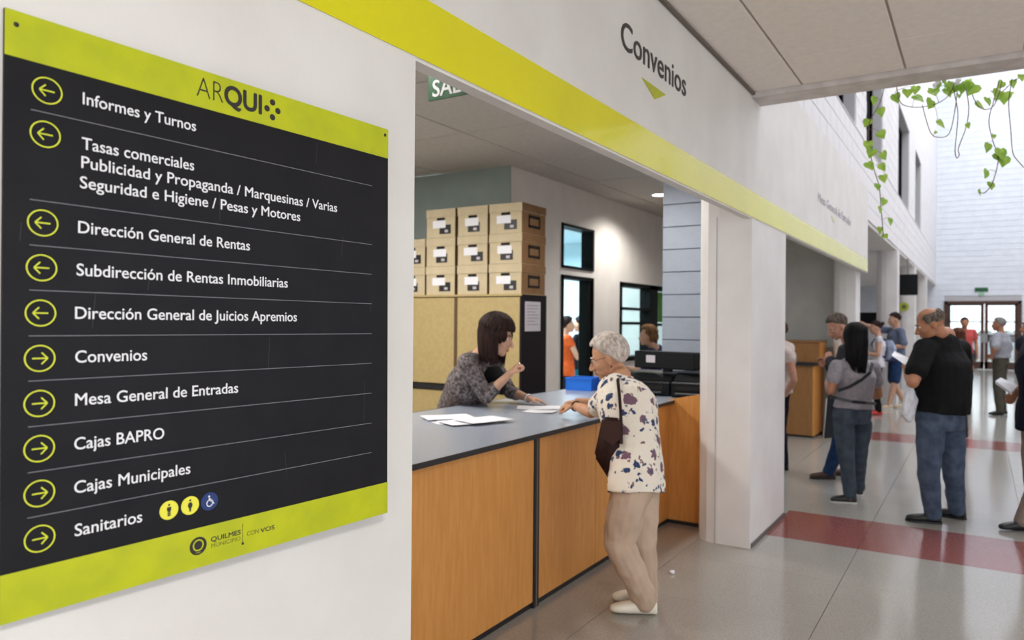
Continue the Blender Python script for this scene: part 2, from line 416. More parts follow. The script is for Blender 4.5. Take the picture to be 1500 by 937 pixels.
# ------------------------------------------------------------------ office behind the counter
ow = structure('wall_office')
def wseg(y0, y1, z0, z1): rel(ow, box('wall_piece', -4.16, -4.03, y0, y1, z0, z1, mat('office_wall_white', (238,232,226), .7, col2=(232,226,220), nscale=4)))
wseg(6.38, 7.46, 0, CH); wseg(8.28, 9.09, 0, CH); wseg(7.46, 8.28, 2.68, CH); wseg(7.46, 8.28, 2.09, 2.17)
wseg(9.09, 12.3, 0, 1.03); wseg(9.09, 12.3, 2.09, CH)
bt = box('wall_office_end', -7.6, -4.0302, 6.370, 6.379, 0, CH, mat('bluegreen_wall', (150,164,160), .7, col2=(142,156,152), nscale=3), kind='structure')
box('wall_office_left', -5.75, -5.6, 0, 6.38, 0, CH, GREYW, kind='structure')
box('wall_office_near', -5.6, WX-.2, .8, .95, 0, CH, GREYW, kind='structure')
oc = box('ceiling_office', -5.6, WX-.09, .95, 13.2, CH+.012, CH+.10, CEILG, kind='structure')
def off_ceiling():
    xs = [-5.59, -4.89, -3.67, -2.45, WX-.095]; ys = [.96, 1.41, 2.63, 3.85, 5.07, 6.35, 7.55, 8.77, 9.99, 11.2, 12.4, 13.1]
    for i in range(4):
        for j in range(len(ys)-1):
            if i < 1 and ys[j] > 6.3: continue
            o = box('ceiling_panel', xs[i]+.008, xs[i+1]-.008, ys[j]+.008, ys[j+1]-.008, CH, CH+.013, OFCEIL, bev=.002); rel(oc, o)
off_ceiling()
# transom and door to the next room
d2 = tag(empty('door_2', (-4.05, 7.87, 0)), kind='structure')
bm = bmesh.new()
for y0, y1, z0, z1 in ((7.46,7.50,0,2.09),(8.24,8.28,0,2.09),(7.46,8.28,2.05,2.09)): bx(bm, -4.17, -4.01, y0, y1, z0, z1)
rel(d2, from_bm('door_frame', bm, FRAMEB))
bm = bmesh.new(); bx(bm, -4.15, -4.03, 8.14, 8.24, 0, 2.05, 0, .004); rel(d2, from_bm('folded_leaf', bm, FRAMEB))
w5 = tag(empty('window_5', (-4.05, 7.87, 2.17)), kind='structure')
bm = bmesh.new()
for y0, y1, z0, z1 in ((7.46,7.49,2.17,2.68),(8.24,8.28,2.17,2.68),(7.46,8.28,2.65,2.68),(7.46,8.28,2.17,2.20)): bx(bm, -4.17, -4.01, y0, y1, z0, z1)
rel(w5, from_bm('window_frame', bm, FRAMEB)); rel(w5, box('pane', -4.10, -4.094, 7.49, 8.24, 2.20, 2.65, GLASS))
w6 = tag(empty('window_6', (-4.05, 10.6, 1.03)), kind='structure')
bm = bmesh.new(); 
for y0, y1, z0, z1 in ((9.09,9.14,1.03,2.09),(10.12,10.42,1.03,2.09),(12.25,12.3,1.03,2.09),(9.09,12.3,2.03,2.09),(9.09,12.3,1.03,1.09),(9.09,10.12,1.72,1.755),(9.09,10.12,1.52,1.56),(10.42,12.3,1.50,1.54),(11.35,11.39,1.03,2.09)): bx(bm, -4.17, -4.01, y0, y1, z0, z1)
rel(w6, from_bm('window_frame', bm, FRAMEB))
for y0, y1, z0, z1 in ((9.14,10.12,1.09,1.52),(9.14,10.12,1.56,1.72),(9.14,10.12,1.755,2.03),(10.42,11.35,1.09,1.5),(10.42,11.35,1.54,2.03),(11.39,12.25,1.09,1.5),(11.39,12.25,1.54,2.03)):
    rel(w6, box('pane', -4.10, -4.094, y0, y1, z0, z1, GLASS))
pg = empty('green_poster', (-4.3, 10.9, 1.5), label='bright green poster behind the office window, beside the grey block pier', cat='poster')
rel(pg, box('sheet', -4.18, -4.171, 10.40, 11.15, 1.56, 2.02, LIMEPOST)); rel(pg, box('print', -4.171, -4.169, 10.62, 10.85, 1.62, 1.80, mat('poster_grey', (160,180,140), .6)))
# next room
box('wall_next_room', -8.2, -8.0, 6.5, 14.5, 0, CH, PALEB, kind='structure'); box('wall_next_room_end', -8.0, -4.16, 13.4, 13.5, 0, CH, PALEB, kind='structure')
box('ceiling_next_room', -8.0, -4.16, 6.5, 13.4, CH, CH+.1, PALEB, kind='structure')
# block pier that closes the first bay
bp_ = structure('wall_partition')
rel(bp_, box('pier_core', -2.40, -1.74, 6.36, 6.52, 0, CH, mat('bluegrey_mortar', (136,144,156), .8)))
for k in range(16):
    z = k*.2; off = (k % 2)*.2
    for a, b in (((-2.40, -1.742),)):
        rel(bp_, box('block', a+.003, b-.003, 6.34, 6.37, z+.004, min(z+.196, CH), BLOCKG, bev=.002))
# grey wall at the back of the second bay
box('wall_second_bay', -5.6, -1.60, 11.46, 11.6, 0, 3.0, GREYW, kind='structure')
box('wall_corridor', -4.2, -4.0, 11.6, 31, 0, 2.98, BLOCKW, kind='structure')

# office downlights: only the first is in view, the rest are added light
def downlight(x, y, label, power=22):
    t = empty('ceiling_light', (x, y, CH), label=label, cat='ceiling light')
    bm = bmesh.new(); disc(bm, (0,0,-.008), (1,0,0), (0,1,0), .105, 36, ri=.085, t=.010); from_bm('trim_ring', bm, LAMPR, t)
    bm = bmesh.new(); disc(bm, (0,0,-.004), (1,0,0), (0,1,0), .086, 36, t=.003); from_bm('diffuser', bm, LAMPE, t)
    l = bpy.data.lights.new('bulb', 'SPOT'); l.energy = power; l.shadow_soft_size = .08; l.spot_size = R(150); l.spot_blend = .6; l.color = (1,.96,.9)
    lo = bpy.data.objects.new('bulb', l); lo.location = (0,0,-.03); lo.parent = t; COL.objects.link(lo)
downlight(-3.35, 8.73, 'round recessed ceiling light glowing above the office window', 90)
downlight(-2.5, 5.4, 'added round ceiling light hidden behind the header above the printers', 80)  # added out of view to brighten the office wall
downlight(-2.7, 3.0, 'added round ceiling light out of sight above the counter', 30)  # unseen fill added over the counter
downlight(-4.6, 4.6, 'added round ceiling light out of sight near the tan cabinet', 30)  # unseen fill added over the cabinet side of the office

def added_luminaire(x, y, z, w_, l_, label, power):  # fixture added out of view to brighten the space around it
    t = empty('ceiling_light', (x, y, z), label=label, cat='ceiling light')
    bm = bmesh.new(); bx(bm, -w_/2, w_/2, -l_/2, l_/2, -.03, 0, 0, .004); from_bm('housing', bm, LAMPR, t)
    bm = bmesh.new(); bx(bm, -w_/2+.02, w_/2-.02, -l_/2+.02, l_/2-.02, -.034, -.029); from_bm('diffuser', bm, LAMPE, t)
    l = bpy.data.lights.new('bulb', 'AREA'); l.shape = 'RECTANGLE'; l.size = w_; l.size_y = l_; l.energy = power; l.color = (1,.97,.94)
    lo = bpy.data.objects.new('bulb', l); lo.location = (0,0,-.05); lo.parent = t; COL.objects.link(lo)
added_luminaire(1.2, -.6, CH, .6, 1.2, 'added ceiling luminaire brightening the near corridor, unseen behind the viewer', 70)  # added behind the camera to lift the near wall and floor
added_luminaire(-4.7, 1.9, CH, .6, 1.2, 'added ceiling luminaire, unseen in the office behind the sign wall', 45)  # unseen, added to lighten the office
added_luminaire(-4.6, 3.6, CH, .6, 1.2, 'added ceiling luminaire, unseen over the desks left of the counter', 45)  # unseen, added to lighten the clerk's side of the office

# hanging green exit sign in the office
sl = empty('exit_sign', (-2.25, 3.0, 2.6), label='green hanging sign reading SALIDA half hidden by the white header', cat='sign')
def at(x, y, X=None, Y=None, Z=None):
    d = AX*((x-750)/FPX) + AD*((y-468.5)/FPX) + AF
    t = X/d.x if X is not None else (Y/d.y if Y is not None else (Z-1.55)/d.z)
    return EYE + d*t
rel(sl, box('panel', -2.482, -2.03, 3.10, 3.112, 2.715, 2.885, GREENS))
lettering('lettering', 'SALIDA', (-2.452, 3.0995, 2.732), (1,0,0), (0,0,1), .38, .085, WHITEP, sl, weight=.012)
rel(sl, box('bracket', -2.44, -2.42, 3.104, 3.108, 2.885, CH, METAL)); rel(sl, box('bracket', -2.09, -2.07, 3.104, 3.108, 2.885, CH, METAL))
rel(sl, box('yellow_tab', -2.478, -2.38, 3.098, 3.101, 2.852, 2.882, mat('yellow_tab', (200,170,40), .5)))

# ------------------------------------------------------------------ counters
ct = empty('service_counter', (-2.5, 4, 0), label='long service counter with orange wood panels and black-edged grey worktop in the first opening', cat='counter')
FX = -2.035
def panel(y0, y1, x=FX, z0=.035, mt=LAMI): rel(ct, box('front_panel', x-.02, x, y0, y1, z0, .925, mt, bev=.0015))
panel(1.0, 3.475); panel(3.535, 4.245); panel(4.25, 5.54)
rel(ct, box('joint_post', FX-.03, FX+.004, 3.478, 3.532, 0, .925, EDGEB))
rel(ct, box('joint_strip', FX+.004, FX+.006, 3.500, 3.512, 0, .925, mat('joint_grey', (96,92,88), .5)))
rel(ct, box('plinth', FX-.05, FX-.012, 1.0, 5.54, 0, .035, EDGEB))
bm = bmesh.new()   # end panel facing the camera, its top sloping up to the pillar
v = [bm.verts.new(p) for p in ((-2.05,5.545,.03),(-1.742,5.545,.03),(-1.742,5.545,1.02),(-2.05,5.545,.952),(-2.05,5.57,.03),(-1.742,5.57,.03),(-1.742,5.57,1.02),(-2.05,5.57,.952))]
for q in ((0,1,2,3),(5,4,7,6),(1,5,6,2),(4,0,3,7),(3,2,6,7),(4,5,1,0)): bm.faces.new([v[i] for i in q])
o = from_bm('end_panel', bm, LAMI); rel(ct, o)
rel(ct, box('plinth', -2.05, -1.742, 5.55, 5.565, 0, .03, EDGEB))
bm = bmesh.new()
wt = [(-3.13,1.0),(-1.995,1.0),(-1.995,5.543),(-2.0,6.33),(-3.13,6.33)]
prism(bm, [(-3.13,1.0),(-1.997,1.0),(-1.997,3.49),(-3.13,3.66)], .93, .95); prism(bm, [(-3.13,3.663),(-1.997,3.493),(-1.997,5.543),(-1.997,6.33),(-3.13,6.33)], .93, .95)
bmesh.ops.recalc_face_normals(bm, faces=bm.faces); o = from_bm('worktop', bm, TOPG); rel(ct, o)
rel(ct, box('worktop_edge', -1.997, -1.990, 1.0, 5.543, .926, .951, EDGEB)); rel(ct, box('worktop_edge', -3.137, -3.13, 1.0, 6.33, .926, .951, EDGEB))
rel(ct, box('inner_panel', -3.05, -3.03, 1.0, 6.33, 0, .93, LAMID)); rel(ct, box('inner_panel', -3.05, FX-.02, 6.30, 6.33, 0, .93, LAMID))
rel(ct, box('worktop_extension', -2.0, -1.745, 5.572, 6.33, .93, .95, TOPG))

c2 = empty('service_counter', (-2.6, 11, 0), label='brown wooden counter in the second opening with a raised wooden box along its top', cat='counter')
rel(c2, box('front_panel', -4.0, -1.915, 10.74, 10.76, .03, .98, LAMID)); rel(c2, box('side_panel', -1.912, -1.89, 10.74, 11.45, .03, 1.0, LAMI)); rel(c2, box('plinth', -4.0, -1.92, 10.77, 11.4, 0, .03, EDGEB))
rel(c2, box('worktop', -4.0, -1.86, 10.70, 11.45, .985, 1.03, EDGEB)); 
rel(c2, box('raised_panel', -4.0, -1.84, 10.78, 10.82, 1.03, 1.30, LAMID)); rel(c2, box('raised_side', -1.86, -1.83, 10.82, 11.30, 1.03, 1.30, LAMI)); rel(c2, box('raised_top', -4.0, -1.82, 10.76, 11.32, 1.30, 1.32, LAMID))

# ------------------------------------------------------------------ cabinet and archive boxes
cb = empty('storage_cabinet', (-4.4, 6.1, 0), label='tall tan storage cabinet with a charcoal side standing behind the clerk', cat='cabinet')
CX1, CY0, CY1, CT = -3.595, 5.90, 6.36, 1.81
rel(cb, box('body', -5.55, CX1-.02, CY0+.02, CY1, .03, CT-.02, BROWNE))
rel(cb, box('side_panel', CX1-.02, CX1, CY0, CY1, .0, CT-.005, mat('charcoal_laminate', (26,22,26), .6, spec=.15)))
rel(cb, box('top_panel', -5.55, CX1-.004, CY0-.01, CY1, CT-.02, CT, TANL))
for a, b in ((-5.54, -4.375), (-4.335, CX1-.025)):
    rel(cb, box('door', a, b, CY0-.004, CY0+.019, .93, CT-.03, TANL, bev=.002)); rel(cb, box('lower_door', a, b, CY0-.004, CY0+.019, .06, .86, TANL, bev=.002))
rel(cb, box('centre_post', -4.372, -4.338, CY0-.002, CY0+.018, .03, CT-.025, BROWNE)); rel(cb, box('dark_rail', -5.54, CX1-.03, CY0-.02, CY0+.018, .87, .92, EDGEB))
nt_ = empty('paper_notice', (CX1, 6.1, 1.6), label='white printed notice taped to the charcoal side of the tall cabinet', cat='notice')
rel(nt_, box('sheet', CX1+.0005, CX1+.002, 5.95, 6.24, 1.46, 1.74, PAPER2))
bm = bmesh.new()
for k in range(7): bx(bm, CX1+.002, CX1+.0026, 5.99, 6.20-(.06 if k%3==2 else 0), 1.70-k*.03, 1.706-k*.03)
rel(nt_, from_bm('printed_lines', bm, INK))
BOXM = {}
def archive_box(x0, x1, z, label, shift, side=True):
    wd = x1-x0-.006; dp = .455; h = .283; t = empty('archive_box', ((x0+x1)/2, CY0+dp/2, z), label=label, cat='archive box', group='archive boxes on the cabinet')
    t['label'] = label
    bm = bmesh.new(); a = wd/2-.006
    bx(bm, -a, a, -dp/2+.006, dp/2-.006, 0, .21, 0)
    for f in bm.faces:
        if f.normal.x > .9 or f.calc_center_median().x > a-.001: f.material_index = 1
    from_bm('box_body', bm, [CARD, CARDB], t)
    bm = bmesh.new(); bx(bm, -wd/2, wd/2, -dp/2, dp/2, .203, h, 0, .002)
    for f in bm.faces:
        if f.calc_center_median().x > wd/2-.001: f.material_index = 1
    from_bm('lid', bm, [CARD, CARDB], t)
    bm = bmesh.new(); bx(bm, -.05, .05, -dp/2-.001+.006, -dp/2+.01, .172, .198); from_bm('hand_hole', bm, HOLE, t)
    yl = -dp/2+.0045
    bm = bmesh.new(); bx(bm, -.09+shift[0], .07+shift[0], yl-.0012, yl, .095, .17); from_bm('white_label', bm, PAPER, t)
    bm = bmesh.new(); bx(bm, -.055+shift[1], .085+shift[1], yl-.0008, yl+.0002, .035, .125)
    from_bm('dark_print', bm, EDGEB, t)
    bm = bmesh.new(); bx(bm, .01+shift[1], .05+shift[1], yl-.0016, yl-.0007, .05, .075); from_bm('pale_print', bm, PAPER2, t)
    if side:
        bm = bmesh.new(); X = a+.0005
        for y0, y1, z0, z1 in ((-.10,.12,.15,.18),(-.10,.12,.06,.085),(-.10,-.075,.06,.18),(.095,.12,.06,.18)): bx(bm, X-.004, X+.0015, y0, y1, z0, z1)
        from_bm('side_print', bm, HOLE, t)
    return t
cols_ = [(-3.975,-3.60), (-4.35,-3.985), (-4.74,-4.37), (-5.115,-4.745)]
cn = ['rightmost', 'second from right', 'third from right', 'leftmost visible']
rn = ['bottom', 'middle', 'top']
for ci, (a, b) in enumerate(cols_):
    for ri in range(3):
        if ci == 3 and ri == 2: continue
        archive_box(a, b, CT+ri*.2855, '%s archive box in the %s row on the tan cabinet' % (cn[ci], rn[ri]) if ci != 1 and ci != 2 else 'archive box, %s column, %s row, on the tan cabinet' % (cn[ci], rn[ri]),
                    ((-.01, .04) if (ci + ri) % 2 == 0 else (.0, .0)), side=(ci == 0))
# ------------------------------------------------------------------ directory sign on the wall
SW, SH = .879, .983
sg = empty('directory_sign', (-1.30, 1.0093, 1.5521), label='large charcoal and lime directory board on the white wall listing offices with arrows', cat='sign')
_a, _b, _c = .0323, .0131, -.0045
u_ = Vector((math.sin(_a), math.cos(_a), 0)); n_ = Vector((math.cos(_a), -math.sin(_a), 0)); v_ = Vector((0,0,1))
n2_ = math.cos(_b)*n_ + math.sin(_b)*v_; v2_ = -math.sin(_b)*n_ + math.cos(_b)*v_
u3_ = math.cos(_c)*u_ + math.sin(_c)*v2_; v3_ = -math.sin(_c)*u_ + math.cos(_c)*v2_
sg.matrix_world = Matrix.Translation((-1.30, 1.0093, 1.5521)) @ Matrix((u3_, v3_, n2_)).transposed().to_4x4()
def sp(name, bm, mt): return from_bm(name, bm, mt, sg)
def sbox(name, x0, x1, y0, y1, z0, z1, mt, bev=0):
    bm = bmesh.new(); bx(bm, x0, x1, y0, y1, z0, z1, 0, bev); return sp(name, bm, mt)
sbox('board', -SW/2, SW/2, -SH/2, SH/2, -.006, 0, BLACKP, .0008)
sbox('top_band', -SW/2+.0003, SW/2-.0003, .4165, SH/2-.0003, -.0005, .0004, LIME)
sbox('bottom_band', -SW/2+.0003, SW/2-.0003, -SH/2+.0003, -.413, -.0005, .0004, LIME)
def stext(s, x0, x1, y, cap, mt=WHITEP, name='lettering', **k):
    bm = text_mesh(s, x1-x0, cap, depth=.0004, **k); bmesh.ops.translate(bm, verts=bm.verts, vec=(x0, y, .0003)); return sp(name, bm, mt)
CAP = .0203
for s, x0, x1, y, wgt in (('Informes y Turnos', -.3185, -.104, .3665, .006), ('Tasas comerciales', -.3195, -.1075, .2885, .006),
    ('Publicidad y Propaganda / Marquesinas / Varias', -.320, .2651, .2558, .006), ('Seguridad e Higiene / Pesas y Motores', -.322, .155, .2207, .006),
    ('Dirección General de Rentas', -.3245, .022, .143, .006), ('Subdirección de Rentas Inmobiliarias', -.3265, .1208, .0695, .006),
    ('Dirección General de Juicios Apremios', -.3285, .1465, -.0048, .006), ('Convenios', -.3278, -.2008, -.080, .006),
    ('Mesa General de Entradas', -.3274, -.0051, -.1535, .006), ('Cajas BAPRO', -.3282, -.1663, -.2288, .006),
    ('Cajas Municipales', -.3278, -.1121, -.3032, .006), ('Sanitarios', -.3263, -.2082, -.3765, .006)):
    stext(s, x0, x1, y, CAP, weight=wgt)
for y in (.337, .1895, .115, .0412, -.0337, -.1075, -.182, -.2566, -.330): sbox('divider_line', -.4005, .3815, y-.0006, y+.0006, .0, .0004, GREYP)
def arrow(cx, cy, right):
    bm = bmesh.new(); disc(bm, (cx,cy,.0002), (1,0,0), (0,1,0), .0222, 40, ri=.0201, t=.0004, ru=.0240)
    s = 1 if right else -1
    def bar(x0, y0, x1, y1, t=.0011):
        d = Vector((x1-x0, y1-y0, 0)).normalized(); n = Vector((-d.y, d.x, 0))*t
        q = [Vector((x0,y0,.0002))+n, Vector((x0,y0,.0002))-n, Vector((x1,y1,.0002))-n, Vector((x1,y1,.0002))+n]
        a = [bm.verts.new(p) for p in q]; b = [bm.verts.new(p+Vector((0,0,.0004))) for p in q]
        bm.faces.new(a); bm.faces.new(list(reversed(b)))
        for i in range(4): bm.faces.new((a[i], b[i], b[(i+1)%4], a[(i+1)%4]))
    bar(cx-s*.0115, cy, cx+s*.0115, cy); bar(cx+s*.012, cy, cx+s*.0025, cy+.0095); bar(cx+s*.012, cy, cx+s*.0025, cy-.0095)
    bmesh.ops.recalc_face_normals(bm, faces=bm.faces); sp('arrow_icon', bm, YELP)
for i, (x, y) in enumerate(((-.3756,.3741),(-.3778,.3008),(-.3806,.153),(-.3818,.0786),(-.3829,.0038),(-.3835,-.0709),(-.3836,-.1451),(-.3832,-.2193),(-.3824,-.293),(-.3814,-.3673))):
    arrow(x, y, i > 4)
# header print: thin AR, heavy QUI, four dots
stext('AR', -.1028, -.043, .4380, .0385, DARKP, 'header_lettering', weight=-.018); stext('QUI', -.0395, .0492, .4380, .0385, DARKP, 'header_lettering', weight=.030)
bm = bmesh.new()
for x, y in ((.0640,.4535),(.0925,.4545),(.0784,.4700),(.0784,.4376)): disc(bm, (x,y,.0003), (1,0,0), (0,1,0), .0068, 20, t=.0004, ru=.0072)
sp('dot_emblem', bm, DARKP)
# toilet symbols
def icon(cx, cy, mt, shapes, fg, name):
    bm = bmesh.new(); disc(bm, (cx,cy,.0002), (1,0,0), (0,1,0), .0178, 36, t=.0004, ru=.0190); o = sp(name, bm, mt)
    bm = bmesh.new()
    for sh in shapes:
        if sh[0] == 'c': disc(bm, (cx+sh[1], cy+sh[2], .0005), (1,0,0), (0,1,0), sh[3], 16, t=.0003)
        elif sh[0] == 'r': disc(bm, (cx+sh[1], cy+sh[2], .0005), (1,0,0), (0,1,0), sh[3], 20, ri=sh[4], t=.0003)
        else:
            pts = [(cx+x, cy+y) for x, y in sh[1]]; prism(bm, pts, .0005, .0008)
    bmesh.ops.recalc_face_normals(bm, faces=bm.faces); sp('symbol', bm, fg)
icon(-.1555, -.3658, YELP2, [('c',0,.0098,.0022),('p',[(-.004,.006),(.004,.006),(.0045,-.001),(.0028,-.001),(.0028,-.0115),(.0004,-.0115),(.0004,-.003),(-.0004,-.003),(-.0004,-.0115),(-.0028,-.0115),(-.0028,-.001),(-.0045,-.001)])], DARKP, 'man_icon')
icon(-.1118, -.3655, YELP2, [('c',0,.0098,.0022),('p',[(-.003,.006),(.003,.006),(.0052,.000),(.003,-.0052),(.002,-.0052),(.002,-.0115),(-.002,-.0115),(-.002,-.0052),(-.003,-.0052),(-.0052,.000)])], DARKP, 'woman_icon')
icon(-.0696, -.3656, BLUEP, [('c',-.001,.0098,.0021),('r',.000,-.0035,.0072,.0054),('p',[(-.0020,.0070),(-.0002,.0070),(.0004,.0035),(.005,.0035),(.005,.0018),(.0008,.0018),(.0012,-.0005),(.006,-.0005),(.0085,-.0068),(.0108,-.0062),(.0100,-.0040),(.0092,-.0046),(.0072,.0015),(-.0014,.0015)])], WHITEP, 'wheelchair_icon')
# footer emblem and words
bm = bmesh.new(); disc(bm, (-.0941,-.4482,.0003), (1,0,0), (0,1,0), .0176, 40, t=.0004, ru=.0185); sp('emblem_disc', bm, DARKP)
bm = bmesh.new(); disc(bm, (-.0941,-.4468,.0006), (1,0,0), (0,1,0), .0115, 36, ri=.0088, t=.0003, ru=.0118)
a = [bm.verts.new((-.0941+x, -.4482+y, .0008)) for x, y in ((-.006,-.0118),(-.004,-.0135),(.004,-.0135),(.006,-.0118),(.004,-.0125),(-.004,-.0125))]; bm.faces.new(a)
sp('emblem_ring', bm, LIME)
stext('QUILMES', -.0660, .0028, -.4470, .0092, DARKP, 'footer_lettering', weight=.020); stext('MUNICIPIO', -.0655, .0024, -.4592, .0080, mat('faded_letter_print', (92,96,30), .5), 'footer_lettering', weight=-.006)
stext('CON', .0184, .0470, -.4545, .0088, mat('faded_letter_print2', (78,80,30), .5), 'footer_lettering', weight=-.008); stext('VOS', .0515, .0877, -.4553, .0088, DARKP, 'footer_lettering', weight=.020)
sbox('footer_rule', .0072, .0082, -.4680, -.4263, .0002, .0006, DARKP)
bm = bmesh.new(); disc(bm, (.0078,-.4675,.0003), (1,0,0), (0,1,0), .0030, 14, t=.0005); sp('footer_dot', bm, DARKP)
for x, y in ((-.4228,.4688),(.4273,.4747)):
    bm = bmesh.new(); bmesh.ops.create_uvsphere(bm, u_segments=14, v_segments=8, radius=.0042); bmesh.ops.scale(bm, verts=bm.verts, vec=(1,1,.5)); bmesh.ops.translate(bm, verts=bm.verts, vec=(x,y,.0008)); o = sp('screw', bm, EDGEB)
# worn scratches
bm = bmesh.new(); rnd = random.Random(5)
for x, y, l in ((.355,-.25,.10),(.07,-.11,.07),(.20,.36,.05),(-.30,-.02,.06),(.28,.15,.05),(-.20,.05,.04),(.12,-.34,.05),(-.05,.20,.05),(.375,.02,.03),(-.415,.12,.03)):
    dx = rnd.uniform(-.006,.006); q = [(x,y),(x+.0006,y),(x+.0006+dx,y+l),(x+dx,y+l)]
    bm.faces.new([bm.verts.new((a,b,.0002)) for a,b in q])
sp('scratches', bm, mat('scratch_grey', (70,66,62), .5))

# raised letters of the headers
hs = empty('header_lettering', (WX, 3.4, 2.75), label='dark raised word Convenios with a small lime arrowhead on the near white header', cat='lettering')
lettering('word', 'Convenios', (WX+.0005, 2.985, 2.750), (0,1,0), (0,0,1), .842, .119, HDRP, hs, weight=.006, depth=.003)
bm = bmesh.new(); P = [(WX+.0005,3.222,2.681),(WX+.0005,3.531,2.682),(WX+.0005,3.384,2.622)]
a = [bm.verts.new(p) for p in P]; b = [bm.verts.new((p[0]+.003,p[1],p[2])) for p in P]
bm.faces.new(a); bm.faces.new(b); [bm.faces.new((a[i],a[(i+1)%3],b[(i+1)%3],b[i])) for i in range(3)]; bmesh.ops.recalc_face_normals(bm, faces=bm.faces)
rel(hs, from_bm('arrowhead', bm, LIME))
hs2 = empty('header_lettering', (WX, 8.6, 2.75), label='pale grey words Mesa General de Entradas on the farther part of the white header', cat='lettering')
lettering('word', 'Mesa General de Entradas', (WX+.0005, 7.66, 2.742), (0,1,0), (0,0,1), 2.15, .085, HDRP2, hs2, weight=.01, depth=.003)
bm = bmesh.new(); P = [(WX+.0005,8.40,2.69),(WX+.0005,8.75,2.69),(WX+.0005,8.58,2.63)]
a = [bm.verts.new(p) for p in P]; b = [bm.verts.new((p[0]+.003,p[1],p[2])) for p in P]
bm.faces.new(a); bm.faces.new(b); [bm.faces.new((a[i],a[(i+1)%3],b[(i+1)%3],b[i])) for i in range(3)]; bmesh.ops.recalc_face_normals(bm, faces=bm.faces)
rel(hs2, from_bm('arrowhead', bm, mat('pale_lime', (214,214,180), .5)))

# ------------------------------------------------------------------ things on the counter
TZ = .951
def sheet(bm, cx, cy, z, w, l, rot, sag=0.0, mi=0):
    c, s = math.cos(rot), math.sin(rot); n = 6; t = .0008
    top = []; bot = []
    for i in range(n+1):
        f = i/n-.5; h = z + sag*(1-math.cos(2*math.pi*abs(f)))/2*(1 if f>0 else .3)
        for sgn in (-1, 1):
            x, y = f*w, sgn*l/2; X, Y = cx+x*c-y*s, cy+x*s+y*c
            top.append(bm.verts.new((X, Y, h+t))); bot.append(bm.verts.new((X, Y, h)))
    for i in range(n):
        a = 2*i
        bm.faces.new((top[a], top[a+2], top[a+3], top[a+1])).material_index = mi; bm.faces.new((bot[a], bot[a+1], bot[a+3], bot[a+2])).material_index = mi
        bm.faces.new((top[a], bot[a], bot[a+2], top[a+2])); bm.faces.new((top[a+1], top[a+3], bot[a+3], bot[a+1]))
    bm.faces.new((top[0], top[1], bot[1], bot[0])); bm.faces.new((top[-2], bot[-2], bot[-1], top[-1]))
def paper(label, cx, cy, w, l, rot, sag=.004, z=TZ, cat='paper', group=None, mt=None):
    bm = bmesh.new(); sheet(bm, 0, 0, 0, w, l, 0, sag); bmesh.ops.recalc_face_normals(bm, faces=bm.faces)
    o = from_bm('paper_sheet', bm, mt or PAPER); o.location = (cx, cy, z); o.rotation_euler = (0,0,rot); tag(o, label, cat, group); return o
G = 'loose papers on the near worktop'
for k, (dx, dy, r, lb) in enumerate(((0,0,.10,'lowest white sheet of the loose pile on the near grey worktop'), (.05,.02,-.05,'white sheet in the middle of the loose pile on the near worktop'), (.11,-.03,.22,'white sheet sliding off the right end of the pile on the near worktop'), (-.09,.05,-.16,'topmost white sheet of the loose pile on the near worktop'), (.17,.05,.40,'white sheet with a curled corner at the pile edge on the near worktop'))):
    paper(lb, -2.66+dx, 3.60+dy, .297, .21, 1.0+r*.6, .0025, TZ+.004*k, group=G)
paper('white form lying between the clerk and the elderly woman', -2.60, 4.50, .30, .21, .5)
paper('white paper slip under the hands of the elderly woman', -2.47, 4.30, .21, .15, .2, .006, TZ+.0012)
ba = empty('booklet', (-2.20, 5.36, TZ+.001), .1, label='flat white and pink booklet on the worktop behind the elderly woman', cat='booklet')
bm = bmesh.new(); bx(bm, -.12,.12,-.05,.05,0,.014); from_bm('pages', bm, PAPER, ba); bm = bmesh.new(); bx(bm, -.11,.03,-.04,.04,.014,.0155); from_bm('pink_cover_print', bm, mat('pink_print', (170,90,110), .5), ba)
# printers
def printer(x0, x1, y0, y1, z0, z1, label, lab=False):
    t = empty('printer', ((x0+x1)/2, (y0+y1)/2, z0), label=label, cat='printer', )
    w_, d_, h_ = (x1-x0)/2, (y1-y0)/2, z1-z0
    bm = bmesh.new(); bx(bm, -w_, w_, -d_, d_, 0, h_*.62, 0, .012); from_bm('body', bm, PLASTK, t)
    bm = bmesh.new(); v = []
    for x in (-w_*.97, w_*.97):
        v.append([bm.verts.new((x, y, z)) for y, z in ((-d_*.8, h_*.62),(d_*.95, h_*.62),(d_*.9, h_),(-d_*.2, h_*.93))])
    bm.faces.new(v[0]); bm.faces.new(list(reversed(v[1])))
    for i in range(4): bm.faces.new((v[0][i], v[1][i], v[1][(i+1)%4], v[0][(i+1)%4]))
    bmesh.ops.recalc_face_normals(bm, faces=bm.faces); bmesh.ops.bevel(bm, geom=list(bm.edges), offset=.01, segments=2, affect='EDGES'); from_bm('scanner_lid', bm, PLASTK, t)
    bm = bmesh.new(); bx(bm, -w_*.7, w_*.7, -d_-.03, -d_+.01, h_*.12, h_*.2, 0, .003); from_bm('paper_tray', bm, mat('dark_grey_plastic', (44,46,50), .4), t)
    bm = bmesh.new(); bx(bm, -w_*.7, w_*.7, -d_-.002, -d_+.01, h_*.3, h_*.45); from_bm('outlet_slot', bm, HOLE, t)
    if lab:
        bm = bmesh.new(); bx(bm, -.06, .03, -d_-.003, -d_+.005, h_*.42, h_*.60); o = from_bm('white_sticker', bm, PAPER2, t)
    return t
printer(-2.55, -2.12, 5.80, 6.2, TZ, 1.14, 'wide low black printer on the worktop, left of the block pier')
printer(-2.10, -1.80, 5.75, 6.10, TZ, 1.155, 'small black printer at the far end of the worktop against the white pillar')
